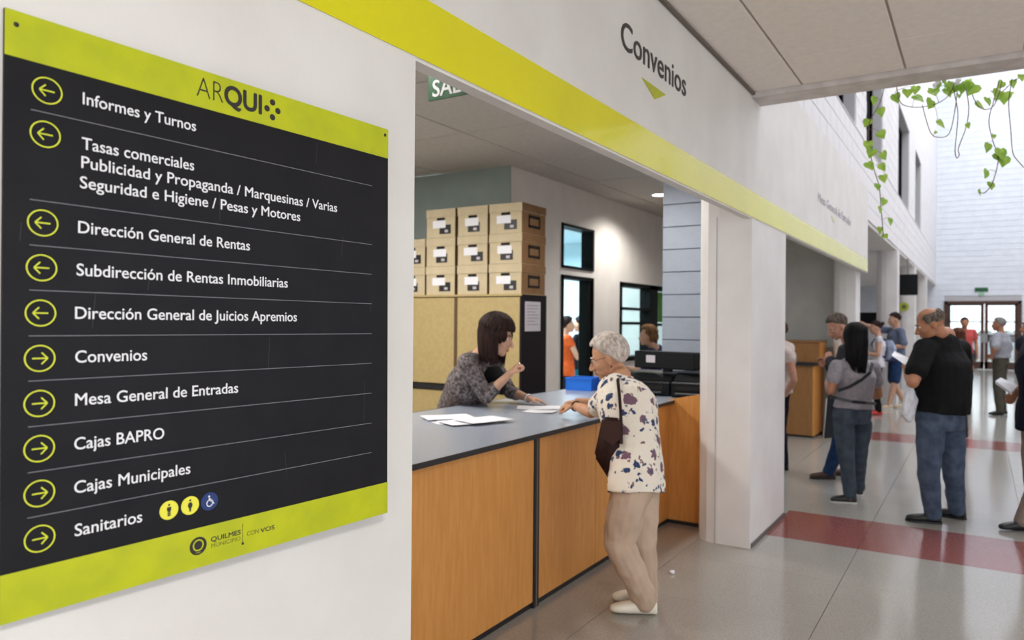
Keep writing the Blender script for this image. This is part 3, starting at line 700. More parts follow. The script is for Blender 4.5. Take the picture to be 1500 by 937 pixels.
mo = empty('monitor', (-2.2, 5.98, TZ), -.25, label='black screen seen from behind above the printers, with a white sticker', cat='monitor')
bm = bmesh.new(); bx(bm, -.30, .30, 5.92-5.98-.02, .01, .215, .36, 0, .008); from_bm('back_case', bm, PLASTK, mo)
bm = bmesh.new(); bx(bm, -.04, .04, -.03, .0, .19, .24, 0, .003); from_bm('neck', bm, PLASTK, mo)
bm = bmesh.new(); bx(bm, -.17, -.08, -.085, -.079, .265, .325); from_bm('white_sticker', bm, PAPER2, mo)
for lb, x, y, s, mt_, wd in (('bright blue plastic tray on the far worktop left of the elderly woman', -2.98, 5.95, .11, mat('bright_blue_plastic', (30,110,215), .35), .24), ('dark blue plastic file tray on the worktop beside the black printers', -2.72, 6.05, .10, BLUEPL, .2)):
    t = empty('file_tray', (x, y, TZ), .1, label=lb, cat='file tray')
    bm = bmesh.new(); w_ = wd/2; d_ = .12
    bx(bm, -w_, w_, -d_, d_, 0, .006); bx(bm, -w_, w_, -d_, -d_+.006, .006, s); bx(bm, -w_, w_, d_-.006, d_, .006, s); bx(bm, -w_, -w_+.006, -d_+.006, d_-.006, .006, s); bx(bm, w_-.006, w_, -d_+.006, d_-.006, .006, s)
    from_bm('tray', bm, mt_, t)
    bm = bmesh.new(); bx(bm, -w_-.006, w_+.006, -d_-.006, -d_, s-.012, s); from_bm('rim', bm, mt_, t); bm = bmesh.new(); bx(bm, -w_-.006, w_+.006, d_, d_+.006, s-.012, s); from_bm('rim', bm, mt_, t)

# clerk's chair behind the counter
oc_ = empty('office_chair', (-4.05, 5.05, 0), 2.0, label='black office chair behind the near counter next to the clerk', cat='chair')
bm = bmesh.new(); bx(bm, -.23,.23,-.22,.22,.44,.51,0,.03); from_bm('seat', bm, PLASTK, oc_)
bm = bmesh.new(); bx(bm, -.21,.21,.20,.26,.56,.84,0,.03); from_bm('backrest', bm, PLASTK, oc_)
bm = bmesh.new(); bx(bm, -.03,.03,.21,.24,.46,.6); from_bm('back_support', bm, PLASTK, oc_)
bm = bmesh.new(); tube(bm, [(0,0,.08),(0,0,.45)], .03, 12); from_bm('column', bm, METAL, oc_)
for k in range(5):
    a = k*2*math.pi/5; bm = bmesh.new(); tube(bm, [(0,0,.1),(math.cos(a)*.28,math.sin(a)*.28,.07)], [.025,.015], 8); lg = from_bm('leg', bm, PLASTK, oc_)
    bm = bmesh.new(); bmesh.ops.create_uvsphere(bm, u_segments=10, v_segments=6, radius=.03, matrix=Matrix.Translation((math.cos(a)*.28,math.sin(a)*.28,.03))); from_bm('castor', bm, PLASTK, lg)

# ------------------------------------------------------------------ corridor extras
tv = empty('television', (-1.33, 18.6, 2.2), label='black television hanging under the upper wall beyond the farther pillars', cat='television')
rel(tv, box('screen', -1.52, -1.14, 18.46, 18.52, 2.2, 2.66, PLASTK, bev=.008)); rel(tv, box('bracket', -1.36, -1.32, 18.48, 18.50, 2.66, 3.0, METAL)); rel(tv, box('rear_case', -1.46, -1.20, 18.52, 18.58, 2.28, 2.58, PLASTK))
sc_ = empty('television', (-1.9, 15, 1.6), label='small dark screen behind the pillar, above the woman with the backpack', cat='television')
rel(sc_, box('screen', -2.35, -1.60, 17.0, 17.06, 1.56, 1.80, PLASTK, bev=.006)); rel(sc_, box('stand', -2.0, -1.95, 17.01, 17.05, 0, 1.57, PLASTK))
rs = empty('round_sign', (-1.47, 20.54, 2.0), label='round yellow-green sign on the white pillar below the hanging television', cat='sign')
bm = bmesh.new(); disc(bm, (-1.56,20.545,1.99), (1,0,0), (0,0,1), .11, 24, t=.01); o = from_bm('disc', bm, mat('olive_sign', (170,176,60), .5)); rel(rs, o)
bm = bmesh.new(); disc(bm, (-1.56,20.533,1.99), (1,0,0), (0,0,1), .05, 20, t=.004); o = from_bm('centre_mark', bm, mat('olive_dark', (90,100,40), .5)); rel(rs, o)
lt = empty('paper_scrap', (-1.597, 4.433, 0), label='tiny white scrap of paper on the floor right of the elderly woman', cat='litter')
bm = bmesh.new(); bmesh.ops.create_icosphere(bm, subdivisions=2, radius=.017)
for v in bm.verts: v.co *= 1+.35*noise.noise(v.co*90); v.co.z = max(v.co.z*.7+.011, .0005)
o = from_bm('crumple', bm, PAPER, lt)

# ------------------------------------------------------------------ ivy hanging from the beam
def leaf(bm, p, size, rnd, face=None):
    n = (-AF + Vector((rnd.uniform(-.55,.55), rnd.uniform(-.55,.55), rnd.uniform(-.4,.5)))).normalized()
    up = Vector((rnd.uniform(-.6,.6), rnd.uniform(-.6,.6), -1)); up = (up - n*up.dot(n)).normalized(); s = up.cross(n)
    out = [(0,0),(.25,-.12),(.52,.02),(.50,.35),(.28,.62),(0,1.0),(-.28,.62),(-.50,.35),(-.52,.02),(-.25,-.12)]
    c = bm.verts.new(Vector(p)+up*size*.35 - n*size*.06)
    vs = [bm.verts.new(Vector(p)+s*x*size+up*y*size + n*size*.05*math.cos(3*x)) for x, y in out]
    for i in range(len(vs)): bm.faces.new((c, vs[i], vs[(i+1)%len(vs)]))
def strand(label, pts, leaves, seed, rad=.0028, depthY=5.5):
    """pts: (X, Z, dy) along the strand; hangs from the beam"""
    rnd = random.Random(seed)
    depthY = 5.46 + .035*(seed-1)*1.0
    P = [Vector((x, depthY+dy, z)) for x, z, dy in pts]
    t = empty('ivy_strand', P[0], label=label, cat='plant', group='ivy strands hanging from the beam')
    # smooth curve
    Q = []
    for i in range(len(P)-1):
        a, b = P[max(i-1,0)], P[i]; c, d = P[i+1], P[min(i+2,len(P)-1)]
        for k in range(6):
            f = k/6; Q.append(.5*((2*b)+(-a+c)*f+(2*a-5*b+4*c-d)*f*f+(-a+3*b-3*c+d)*f**3))
    Q.append(P[-1])
    bm = bmesh.new(); tube(bm, [q-P[0] for q in Q], rad, 5); from_bm('vine_stem', bm, STEM, t)
    for x, z, sz in leaves:
        tgt = Vector((x, depthY+rnd.uniform(-.04,.04), z)); q = min(Q, key=lambda q: (q-tgt).length)
        bm = bmesh.new(); leaf(bm, tgt-P[0], sz*1.4, rnd); o = from_bm('leaf', bm, LEAF, t)
        bm = bmesh.new(); tube(bm, [q-P[0], (q+tgt)/2-P[0]+Vector((0,0,.01)), tgt-P[0]], .0012, 4); from_bm('leaf_stalk', bm, STEM, o)
def px(x, y):   # point of the plane Y=5.5 seen at a pixel, as (X, Z)
    p = at(x, y, Y=5.5); return (p.x, p.z)
def pl(*q): return [(*px(x, y), 0.0) for x, y in q]
def lv(*q): return [(*px(x, y), s) for x, y, s in q]
strand('long leafy ivy strand hanging left of the others, in front of the upper windows', pl((1300,112),(1291,150),(1274,185),(1276,225),(1283,255),(1289,275),(1292,310),(1295,345)),
    lv((1283,146,.045),(1290,160,.045),(1273,176,.045),(1289,193,.045),(1274,210,.045),(1280,221,.048),(1292,224,.045),(1273,241,.048),(1290,241,.042),(1294,258,.04),(1287,272,.035),(1297,293,.038),(1291,306,.035),(1305,321,.038),(1290,334,.036),(1295,344,.03)), 1)
strand('looping bare ivy strand across the upper left of the hanging ivy', pl((1312,118),(1318,148),(1330,156),(1350,157),(1372,152),(1390,140),(1398,122)),
    lv((1310,136,.05),(1329,131,.045),(1341,141,.055),(1342,127,.04),(1365,148,.055),(1367,132,.05),(1374,175,.05)), 2)
strand('double bare ivy strand hanging in a narrow loop near the middle', pl((1396,128),(1403,165),(1399,215),(1401,230),(1405,225),(1404,215),(1415,185),(1419,155),(1414,125)),
    lv((1405,138,.02),(1417,181,.028)), 3)
strand('faint bare ivy strand making the widest low loop', pl((1350,150),(1362,190),(1375,198),(1390,192),(1398,160),(1402,128)), lv((1371,190,.015)), 4)
strand('short leafy ivy strand at the middle of the beam edge', pl((1420,115),(1427,140),(1440,154),(1455,150),(1464,130),(1468,112)),
    lv((1430,143,.055),(1446,140,.045),(1428,118,.065),(1411,120,.05),(1395,120,.05),(1385,122,.05),(1362,125,.04)), 5)
strand('long ivy strand with a dark leaf cluster, right of the middle', pl((1464,110),(1456,140),(1449,170),(1455,200),(1463,225),(1457,255),(1450,270),(1441,278),(1434,276)),
    lv((1449,203,.045),(1466,212,.06),(1472,222,.06),(1462,218,.055),(1446,246,.045),(1452,262,.04),(1434,273,.032),(1457,189,.022)), 6)
strand('rightmost bare ivy strand trailing out of the picture', pl((1484,104),(1479,140),(1482,180),(1485,215),(1493,228),(1502,238)), lv((1484,125,.015)), 7)
strand('leafy ivy strand in the right upper corner under the beam', pl((1500,96),(1486,106),(1473,118),(1462,126),(1452,120)),
    lv((1465,122,.06),(1473,120,.06),(1470,108,.04),(1486,104,.04),(1498,98,.035)), 8)
fl = empty('ivy_cluster', (at(1400,118,Y=5.5)), label='dense tuft of ivy leaves with pale blossoms against the beam edge', cat='plant')
rnd = random.Random(11)
for k in range(9):
    p = at(1375+k*6+rnd.uniform(-3,3), 121+rnd.uniform(-6,5), Y=5.5+rnd.uniform(-.03,.05)); bm = bmesh.new(); leaf(bm, (0,0,0), rnd.uniform(.035,.055), rnd); o = from_bm('leaf', bm, LEAF); o.location = p; rel(fl, o)
for x, y in ((1370,124),(1374,120),(1400,122),(1404,118)):
    bm = bmesh.new(); bmesh.ops.create_icosphere(bm, subdivisions=2, radius=.016)
    for v in bm.verts: v.co *= 1+.5*noise.noise(v.co*130)
    o = from_bm('blossom', bm, PAPER); o.location = at(x, y, Y=5.52); rel(fl, o)
# ------------------------------------------------------------------ people
UP = Vector((0,0,1))
def J(x, y, d): return EYE + (AX*((x-750)/FPX) + AD*((y-468.5)/FPX) + AF)*d
def hor(v): v = Vector((v.x, v.y, 0)); return v.normalized()
def vdir(a, b, c=0.0): return (AX*a + AF*b + UP*c).normalized()     # a to the right of the view, b away from it
def ell(bm, c, ax, ay, az, seg=18, rg=12):
    R_ = [[bm.verts.new(c + (ax*math.cos(2*math.pi*k/seg) + ay*math.sin(2*math.pi*k/seg))*math.sin(math.pi*i/rg) + az*math.cos(math.pi*i/rg)) for k in range(seg)] for i in range(1, rg)]
    p = bm.verts.new(c+az); q = bm.verts.new(c-az); flip = ax.cross(ay).dot(az) < 0; F = []
    for k in range(seg):
        k2 = (k+1) % seg; F.append((p, R_[0][k], R_[0][k2])); F.append((q, R_[-1][k2], R_[-1][k]))
        for i in range(rg-2): F.append((R_[i][k], R_[i+1][k], R_[i+1][k2], R_[i][k2]))
    for f in F: bm.faces.new(tuple(reversed(f)) if flip else f)
def ball(bm, c, r): ell(bm, Vector(c), Vector((r,0,0)), Vector((0,r,0)), Vector((0,0,r)), 14, 9)
def limb(bm, pts, rad):
    """tapered chain with round joints, closed"""
    P = [Vector(p) for p in pts]; Q = []; Rr = []
    for i in range(len(P)-1):
        for k in range(4):
            f = k/4; Q.append(P[i].lerp(P[i+1], f)); g = f
            Rr.append(rad[i]*(1-g)+rad[i+1]*g)
    Q.append(P[-1]); Rr.append(rad[-1])
    tube(bm, Q, Rr, 14)
    for p, r in zip(P, rad): ball(bm, p, r*1.0)
def loft(bm, rings, n=22):
    """rings: (centre, side vector, front vector) elliptical sections, closed"""
    V = []
    for c, a, b in rings:
        V.append([bm.verts.new(c + a*math.copysign(abs(math.cos(t))**.9, math.cos(t)) + b*math.copysign(abs(math.sin(t))**.9, math.sin(t))) for t in [2*math.pi*k/n for k in range(n)]])
    for i in range(len(V)-1):
        for k in range(n): bm.faces.new((V[i][k], V[i][(k+1)%n], V[i+1][(k+1)%n], V[i+1][k]))
    bm.faces.new(list(reversed(V[0]))); bm.faces.new(V[-1])
PENDING = []
def skin_over(name, bm, voxel, mt, parent, smooth=4, fold=0.0, fscale=9.0, fstretch=(1,1,.45), fn=None):
    bmesh.ops.recalc_face_normals(bm, faces=bm.faces)
    me = bpy.data.meshes.new(name); bm.to_mesh(me); bm.free()
    o = bpy.data.objects.new(name, me); COL.objects.link(o)
    r = o.modifiers.new('r', 'REMESH'); r.mode = 'VOXEL'; r.voxel_size = voxel; r.use_smooth_shade = True
    s = o.modifiers.new('s', 'SMOOTH'); s.iterations = smooth; s.factor = .5
    rel(parent, o); PENDING.append((o, (name, mt, fold, fscale, fstretch))); return o
def finish_skin(o, m2, name, mt, fold, fscale, fstretch):
    old = o.data; o.modifiers.clear(); o.data = m2; bpy.data.meshes.remove(old); m2.name = name
    m2.materials.clear()
    for q in (mt if isinstance(mt, (list,tuple)) else [mt]): m2.materials.append(q)
    if fold:
        nv = len(m2.vertices); co = np.empty(nv*3); m2.vertices.foreach_get('co', co); co = co.reshape(-1,3)
        no = np.empty(nv*3); m2.vertices.foreach_get('normal', no); no = no.reshape(-1,3)
        if fold:
            sx, sy, sz = fscale*fstretch[0], fscale*fstretch[1], fscale*fstretch[2]; nn = noise.noise
            d = np.array([nn((x*sx, y*sy, z*sz+3.1)) + .5*nn((x*fscale*2.3, y*fscale*2.3, z*fscale*1.6)) for x, y, z in co.tolist()])
            co = co + no*(d*fold)[:,None]
        m2.vertices.foreach_set('co', co.ravel())
    m2.polygons.foreach_set('use_smooth', [True]*len(m2.polygons))
    m2.update()

def skinm(name, col, col2=None): 
    M = mat(name, col, .5, col2=col2 or tuple(int(c*.93) for c in col), nscale=30, bump=.08, bscale=120, spec=.35)
    b = M.node_tree.nodes['Principled BSDF']; b.inputs['Subsurface Weight'].default_value = 0.0
    return M
def hairm(name, col, col2): return mat(name, col, .55, col2=col2, nscale=60, stretch=(1,1,.15), bump=.2, bscale=160, detail=3, spec=.18)
def cloth(name, col, col2=None, **k): return mat(name, col, k.pop('rough', .85), col2=col2 or tuple(int(c*.9) for c in col), nscale=k.pop('nscale', 14), bump=k.pop('bump', .25), bscale=k.pop('bscale', 260), spec=.2, **k)

def hand(bm, w, d, n, side, s=1.0, curl=.5, spread=1.0):
    """palm and five fingers from wrist w along d; n is the back of the hand; side=+1 puts the thumb along d x n"""
    d = d.normalized(); n = (n - d*n.dot(d)).normalized(); t = d.cross(n)*side
    P = lambda a, b, c: w + d*a*s + t*b*s + n*c*s
    ell(bm, P(.048,0,0), d*.056*s, t*.040*s, n*.0155*s); ell(bm, P(.018,0,0), d*.035*s, t*.028*s, n*.019*s)
    L = [(.074,.027,.062), (.082,.009,.072), (.079,-.009,.067), (.070,-.026,.052)]
    for k, (a, b, l) in enumerate(L):
        c = curl*(1+.12*k); p = P(a, b, 0); ang = 0; pts = [P(a-.03, b, 0), p]; side_off = b*.18*spread
        for q, f in enumerate((.45, .32, .25)):
            ang += c*(.9 if q == 0 else 1.0)
            p = p + (d*math.cos(ang) - n*math.sin(ang) + t*side_off*3*(1 if q == 0 else .3)).normalized()*l*f*s; pts.append(p)
        limb(bm, pts, [.0095*s, .0092*s, .0084*s, .0076*s, .0064*s])
    c = curl
    p0 = P(.018, .026, -.002); p1 = P(.045, .052, -.012); p2 = P(.070, .058-.02*c, -.018-.018*c); p3 = P(.090, .052-.035*c, -.020-.03*c)
    limb(bm, [p0, p1, p2, p3], [.014*s, .0115*s, .0098*s, .0078*s])

def head_frame(f):
    f = f.normalized(); r = f.cross(UP).normalized(); u = r.cross(f).normalized(); return r, f, u
def build_head(bm, c, f, s, neck, nr, sex='m', jowl=1.0):
    r, f, u = head_frame(f); P = lambda x, y, z: c + (r*x + f*y + u*z)*s
    E = lambda x, y, z, a, b, d: ell(bm, P(x,y,z), r*a*s, f*b*s, u*d*s)
    E(0,-.008,.028,.076,.094,.090)            # cranium
    E(0,.030,-.012,.066,.066,.080)            # face
    E(0,.034,-.060,.054*jowl,.056,.050)       # jaw
    E(0,.068,-.094,.024,.022,.020)            # chin
    for k in (-1, 1):
        E(k*.036,.058,-.030,.026,.030,.026)   # cheek
        E(k*.030,.083,.020,.024,.010,.008)    # brow
        E(k*.077,-.004,-.016,.009,.019,.031); E(k*.081,-.008,-.004,.008,.015,.016)   # ear
        E(k*.010,.104,-.040,.010,.011,.008)   # nostril wing
    limb(bm, [P(0,.088,.012), P(0,.104,-.012), P(0,.117,-.034)], [.009*s, .0105*s, .0125*s])
    E(0,.090,-.062,.022,.012,.0065); E(0,.088,-.073,.019,.012,.007)   # lips
    limb(bm, [P(0,-.025,-.05), P(0,-.028,-.09), neck], [nr*.98, nr, nr*1.15])
def head_parts(t, c, f, s, lipc, browc, voxel, eyes=True):
    r, f, u = head_frame(f); P = lambda x, y, z: c + (r*x + f*y + u*z)*s
    for k in (-1, 1):
        bm = bmesh.new(); ell(bm, P(k*.030,.0785,.003), r*.0135*s, f*.0125*s, u*.0095*s); o = from_bm('eye', bm, mat('eye_white', (222,214,208), .2), smooth=True); rel(t, o)
        bm = bmesh.new(); ell(bm, P(k*.030,.0865,.002), r*.0060*s, f*.0050*s, u*.0062*s); q = from_bm('iris', bm, mat('dark_iris', (40,26,18), .15), smooth=True); rel(t, q)
        bm = bmesh.new(); limb(bm, [P(k*.012,.0945,.022), P(k*.030,.094,.027), P(k*.048,.083,.021)], [.0028*s,.0036*s,.0022*s]); q = from_bm('eyebrow', bm, browc, smooth=True); rel(t, q)
    bm = bmesh.new(); ell(bm, P(0,.0985,-.0625), r*.0205*s, f*.0055*s, u*.0035*s); ell(bm, P(0,.0965,-.0712), r*.018*s, f*.0058*s, u*.0045*s); q = from_bm('lips', bm, lipc, smooth=True); rel(t, q)

def scalp(t, c, f, s, mt, style, seed=0, strands=0, length=0.0, vol=1.0, voxel=.006):
    """hair grown as overlapping locks over a cap that follows the skull"""
    r, f, u = head_frame(f); rnd = random.Random(seed); bm = bmesh.new()
    C = c + (f*-.010 + u*.030)*s
    A, B, D = .079*vol*s, .098*vol*s, .096*vol*s
    def S(az, pol, k=1.0):      # az 0 = front, pol from the crown
        return C + (r*math.sin(az)*math.sin(pol)*A + f*math.cos(az)*math.sin(pol)*B + u*math.cos(pol)*D)*k
    def edge(az):               # how far down the hair reaches, by azimuth
        a = abs((az+math.pi) % (2*math.pi) - math.pi)
        if style == 'balding':
            return (1.95 if a > 1.1 else (1.75 if a > .95 else 0)), (1.0 if a < 2.4 else .85)
        front = {'short': 1.00, 'wavy': .98, 'bangs': 1.38, 'long': 1.0, 'curly': 1.0, 'bun': .98}[style]
        side = {'short': 1.55, 'wavy': 1.72, 'bangs': 1.75, 'long': 1.9, 'curly': 1.8, 'bun': 1.55}[style]
        back = {'short': 2.15, 'wavy': 2.55, 'bangs': 1.9, 'long': 2.3, 'curly': 2.3, 'bun': 2.1}[style]
        if a < .75: return front, 0
        if a < 1.45: f_ = (a-.75)/.7; return front*(1-f_)+side*f_, 0
        f_ = min(1, (a-1.45)/.8); return side*(1-f_)+back*f_, 0
    # cap
    n, mrings = 48, 18; rows = []
    for i in range(mrings+1):
        row = []
        for k in range(n):
            az = 2*math.pi*k/n; e, st = edge(az)
            if e == 0: p = S(az, .3+1.2*i/mrings, .90)
            else:
                pol = st + (e-st)*i/mrings; kk = 1.0 - (.10 if i == mrings else (.03 if i == mrings-1 else 0)) - (.08 if (st > 0 and i == 0) else 0)
                kk *= 1 + .018*noise.noise(Vector((az*3, pol*3, seed)))
                p = S(az, pol, kk)
            row.append(bm.verts.new(p))
        rows.append(row)
    for i in range(mrings):
        for k in range(n): bm.faces.new((rows[i][k], rows[i+1][k], rows[i+1][(k+1)%n], rows[i][(k+1)%n]))
    for f_ in bm.faces: f_.smooth = True
    # locks
    for q in range(strands):
        az = rnd.uniform(-math.pi, math.pi); e, st = edge(az)
        if e == 0: continue
        a0 = rnd.uniform(st+.05, max(st+.1, e*.75)); pts = []; rad = []
        base = .0055*s if style not in ('curly',) else .008*s
        seglen = .5 if not length else 1.2
        aa = abs((az+math.pi) % (2*math.pi) - math.pi)
        end = min(e, a0 + rnd.uniform(.35, .8)*seglen) if not length else (min(e, 1.62) if aa > .85 else e)
        if length: a0 = min(a0, rnd.uniform(.05, 1.2))
        dz = rnd.uniform(-.12, .12)
        for k in range(7):
            g = k/6; pol = a0 + (end-a0)*g; w_ = .03*math.sin(g*9+q) if style in ('curly',) else .008*math.sin(g*6+q)
            pts.append(S(az+dz*g, pol, 1.015 + w_ - (.03 if g == 1 else 0))); rad.append(base*(.6+.8*math.sin(math.pi*min(1, g+.15))))
        a = abs((az+math.pi) % (2*math.pi) - math.pi)
        if length and a > .85:
            L = (length+.07)*rnd.uniform(.78, 1.0)*(1.0 if a > 1.30 else .30); p = pts[-1]
            out = (r*math.sin(az)*.10 + f*math.cos(az)*.10)
            for k in range(1, 7):
                g = k/6; pts.append(p + Vector((0,0,-1))*L*g + out*(math.sin(g*2.6)*.07 - .12*g*g) + r*rnd.uniform(-.003,.003)); rad.append(base*(1.5 - 1.25*g))
        tube(bm, pts, rad, 5)
    if style == 'bun':
        ell(bm, S(math.pi, 1.25, 1.18), r*.035*s, f*.03*s, u*.035*s)
    o = from_bm('hair', bm, mt); rel(t, o); return o

def shoe(name, t, ankle, d, mt, s=1.0, sole=None, low=True, skin=None):
    d = hor(d); sd = d.cross(UP); g = Vector((ankle.x, ankle.y, 0))
    P = lambda a, z: g + d*a*s + UP*(z)
    bm = bmesh.new()
    R_ = [(-.062,.030,.018,.030), (-.055,.034,.030,.036), (-.02,.040,.034,.042), (.04,.034,.036,.036), (.09,.030,.043,.031), (.135,.026,.044,.025), (.165,.022,.035,.020), (.182,.020,.016,.013)]
    loft(bm, [(P(a, z+.004), sd*w_*s, UP*h) for a, z, w_, h in R_], 18)
    o = skin_over(name, bm, .006*s, mt, t, 3)
    if sole:
        bm = bmesh.new(); pts = []
        out = [(-.066,.0),(-.055,-.030),(-.01,-.037),(.05,-.037),(.10,-.046),(.15,-.040),(.186,0),(.15,.040),(.10,.046),(.05,.037),(-.01,.037),(-.055,.030)]
        prism(bm, [((P(a,0)+sd*b*s).x, (P(a,0)+sd*b*s).y) for a, b in out], .001, .016); bmesh.ops.recalc_face_normals(bm, faces=bm.faces)
        q = from_bm('sole', bm, sole); rel(t, q)
    return o

def person(label, base, f, h=1.70, sex='m', jo=None, skin=None, head_f=None, voxel=.009, build=1.0, belly=0.0,
           shirt=None, sleeve=.55, hem=.86, trousers=None, trouser_end=1.0, shoes=None, sole=None, hair=None, hands=None, toe=None,
           collar=None, ease=1.0, leg_w=1.0, fold=.006, lip=None, eyes=True, feet=True, toes=None, handcurl=(.5,.5), dress_body=True, neck_drop=0.0, head_s=1.0, shoe_s=1.0):
    s = h/1.70; f = hor(f); rt = f.cross(UP).normalized()
    t = empty('person', (base[0], base[1], 0), label=label, cat='person')
    B = Vector((base[0], base[1], 0)); L = lambda x, y, z: B + (rt*x + f*y + UP*z)*s
    sw = .185 if sex == 'm' else .165
    j = dict(head=L(0,.03,1.585), neck=L(0,-.005,1.43), chest=L(0,0,1.27), waist=L(0,0,1.07), pelvis=L(0,0,.93),
             shR=L(sw,-.005,1.385), shL=L(-sw,-.005,1.385), elR=L(sw+.06,-.03,1.10), elL=L(-sw-.06,-.03,1.10), wrR=L(sw+.06,.06,.86), wrL=L(-sw-.06,.06,.86),
             hipR=L(.085,0,.90), hipL=L(-.085,0,.90), knR=L(.095,.02,.49), knL=L(-.095,.02,.49), anR=L(.10,-.02,.085), anL=L(-.10,-.02,.085))
    if jo: 
        for k, v in jo.items(): j[k] = L(*v) if isinstance(v, tuple) else v
    hf = (head_f or f)
    side_top = (j['shR']-j['shL']).normalized(); side_bot = (j['hipR']-j['hipL']).normalized()
    W = build*s; fe = 1.0 if sex == 'm' else .93
    def torso_rings(k=1.0, low=0.0, top=True, drop=None):
        """elliptical sections from below the pelvis to the neck; low: extra length below the pelvis"""
        pts = []
        spine = [j['pelvis'], j['waist'], j['chest'], (j['shL']+j['shR'])/2+UP*.015*s, j['neck']]
        ws = [.168 if sex == 'm' else .178, .150 if sex == 'm' else .140, .170*fe, .150*fe, .062]
        ds = [.112+belly*.4, .105+belly, .118+belly*.35+(0 if sex == 'm' else .012), .080, .060]
        down = (j['pelvis']-j['waist']).normalized()*.5 + Vector((0,0,-.5))
        out = []
        if low < 0: pass
        elif low > 0:
            for q in (1.0, .5): out.append((j['pelvis'] + down*low*q, ws[0]*k*(1.02), (ds[0]+.005)*k, 0))
        else: out.append((j['pelvis'] + down*.06*s, ws[0]*.9, ds[0]*.9, 0))
        n = len(spine)
        for i in range(n-1):
            for q in range(4):
                g = q/4; c = spine[i].lerp(spine[i+1], g); g2 = g*g*(3-2*g)
                if low < 0 and i == 0 and g < -low: continue
                out.append((c, ws[i]*(1-g2)+ws[i+1]*g2, ds[i]*(1-g2)+ds[i+1]*g2, (i+g)/(n-1)))
        if top: out.append((spine[-1], ws[-1], ds[-1], 1))
        R_ = []
        for i, (c, w_, d_, q) in enumerate(out):
            a = out[max(i-1,0)][0]; b = out[min(i+1,len(out)-1)][0]; ax = (b-a).normalized()
            sd = (side_bot*(1-q) + side_top*q); sd = (sd - ax*sd.dot(ax)).normalized(); fr = ax.cross(sd)
            cc = c + (fr*belly*.35*(1-abs(q-.25)*2) if belly else Vector((0,0,0)))*1.0
            R_.append((cc, sd*w_*W*(k if low == 0 else 1)*1.0, fr*d_*W*(k if low == 0 else 1)))
        return R_
    # --- one continuous body
    bm = bmesh.new()
    loft(bm, torso_rings(.95))
    for sd in 'LR':
        sh, el, wr = j['sh'+sd], j['el'+sd], j['wr'+sd]; a = .047*W*fe
        limb(bm, [sh, sh.lerp(el,.5), el, el.lerp(wr,.35), wr], [a*1.08, a*.98, a*.82, a*.84, a*.56])
        hd = (hands or {}).get(sd); d = (wr-el).normalized(); n_ = None
        if hd: d = hd[0].normalized() if hd[0] else d; n_ = hd[1]
        if n_ is None: n_ = (side_top if sd == 'R' else -side_top)
        thumb = 1 if sd == 'L' else -1
        if d.cross(n_ - d*n_.dot(d)).dot(hf) < 0 and not (hd and len(hd) > 2): thumb = -1
        elif not (hd and len(hd) > 2): thumb = 1
        else: thumb = hd[2]
        hand(bm, wr, d, n_, thumb, s*(.98 if sex == 'm' else .92), curl=handcurl[0 if sd == 'L' else 1])
        hip, kn, an = j['hip'+sd], j['kn'+sd], j['an'+sd]; a = .082*W*(.84 if trousers and trouser_end >= 1 else 1)
        limb(bm, [hip, hip.lerp(kn,.5), kn, kn.lerp(an,.35), an, an-UP*.045], [a, a*.88, a*.66, a*.66, a*.42, a*.45])
    build_head(bm, j['head'], hf, s*head_s, j['neck'], .054*s*(1 if sex == 'm' else .86), sex)
    skin_over('body', bm, voxel, skin, t, 3)
    if eyes: head_parts(t, j['head'], hf, s*head_s, lip or mat('lips', (150,86,76), .5), hair[0] if hair else mat('brow', (60,44,34), .7), voxel)
    if hair:
        scalp(t, j['head'], hf, s*head_s, hair[0], hair[1], seed=hair[2] if len(hair) > 2 else 1, strands=hair[3] if len(hair) > 3 else 140, length=hair[4] if len(hair) > 4 else 0, vol=hair[5] if len(hair) > 5 else 1.04)
    # --- trousers, shirt
    if trousers:
        bm = bmesh.new()
        rg = torso_rings(1.04); rg = rg[:7]; loft(bm, rg)
        for sd in 'LR':
            hip, kn, an = j['hip'+sd], j['kn'+sd], j['an'+sd]; a = .093*W*leg_w
            if trouser_end >= 1: pts = [hip, hip.lerp(kn,.45), kn, kn.lerp(an,.5), an-UP*.008*s]; rd = [a, a*.90, a*.74, a*.68, a*.60]
            elif trouser_end <= .5: pts = [hip, hip.lerp(kn,.5), hip.lerp(kn,.95)]; rd = [a, a*.98, a*.92]
            else: pts = [hip, hip.lerp(kn,.45), kn, kn.lerp(an,.7)]; rd = [a, a*.90, a*.72, a*.6]
            limb(bm, pts, rd)
        skin_over(trousers[1] if isinstance(trousers, tuple) else 'trousers', bm, voxel, trousers[0] if isinstance(trousers, tuple) else trousers, t, 3, fold=fold*1.2, fscale=10, fstretch=(1,1,.9))
    if shirt:
        mt, nm = shirt if isinstance(shirt, tuple) else (shirt, 'shirt')
        bm = bmesh.new(); k = 1.10*ease
        rg = torso_rings(1.0, low=(hem*s if hem > 0 else min(hem,-.001))); rg = rg[:-2] if neck_drop else rg[:-1]
        rg = [(c, a*k, b*k*1.02) for c, a, b in rg]; loft(bm, rg)
        for sd in 'LR':
            sh, el, wr = j['sh'+sd], j['el'+sd], j['wr'+sd]; a = .060*W*ease*fe
            cen = (j['shL']+j['shR'])/2
            if sleeve <= 0: limb(bm, [cen.lerp(sh,.5), cen.lerp(sh,.9)], [a*.9, a*.7]); continue
            if sleeve <= 1: pts = [cen.lerp(sh,.5), sh, sh.lerp(el, sleeve*.5), sh.lerp(el, sleeve)]; rd = [a*1.05, a*1.06, a*1.04, a*1.06]
            else: pts = [cen.lerp(sh,.5), sh, sh.lerp(el,.5), el, el.lerp(wr, sleeve-1)]; rd = [a*1.05, a*1.05, a*.98, a*.88, a*.78]
            limb(bm, pts[:-1]+[pts[-1]], rd)
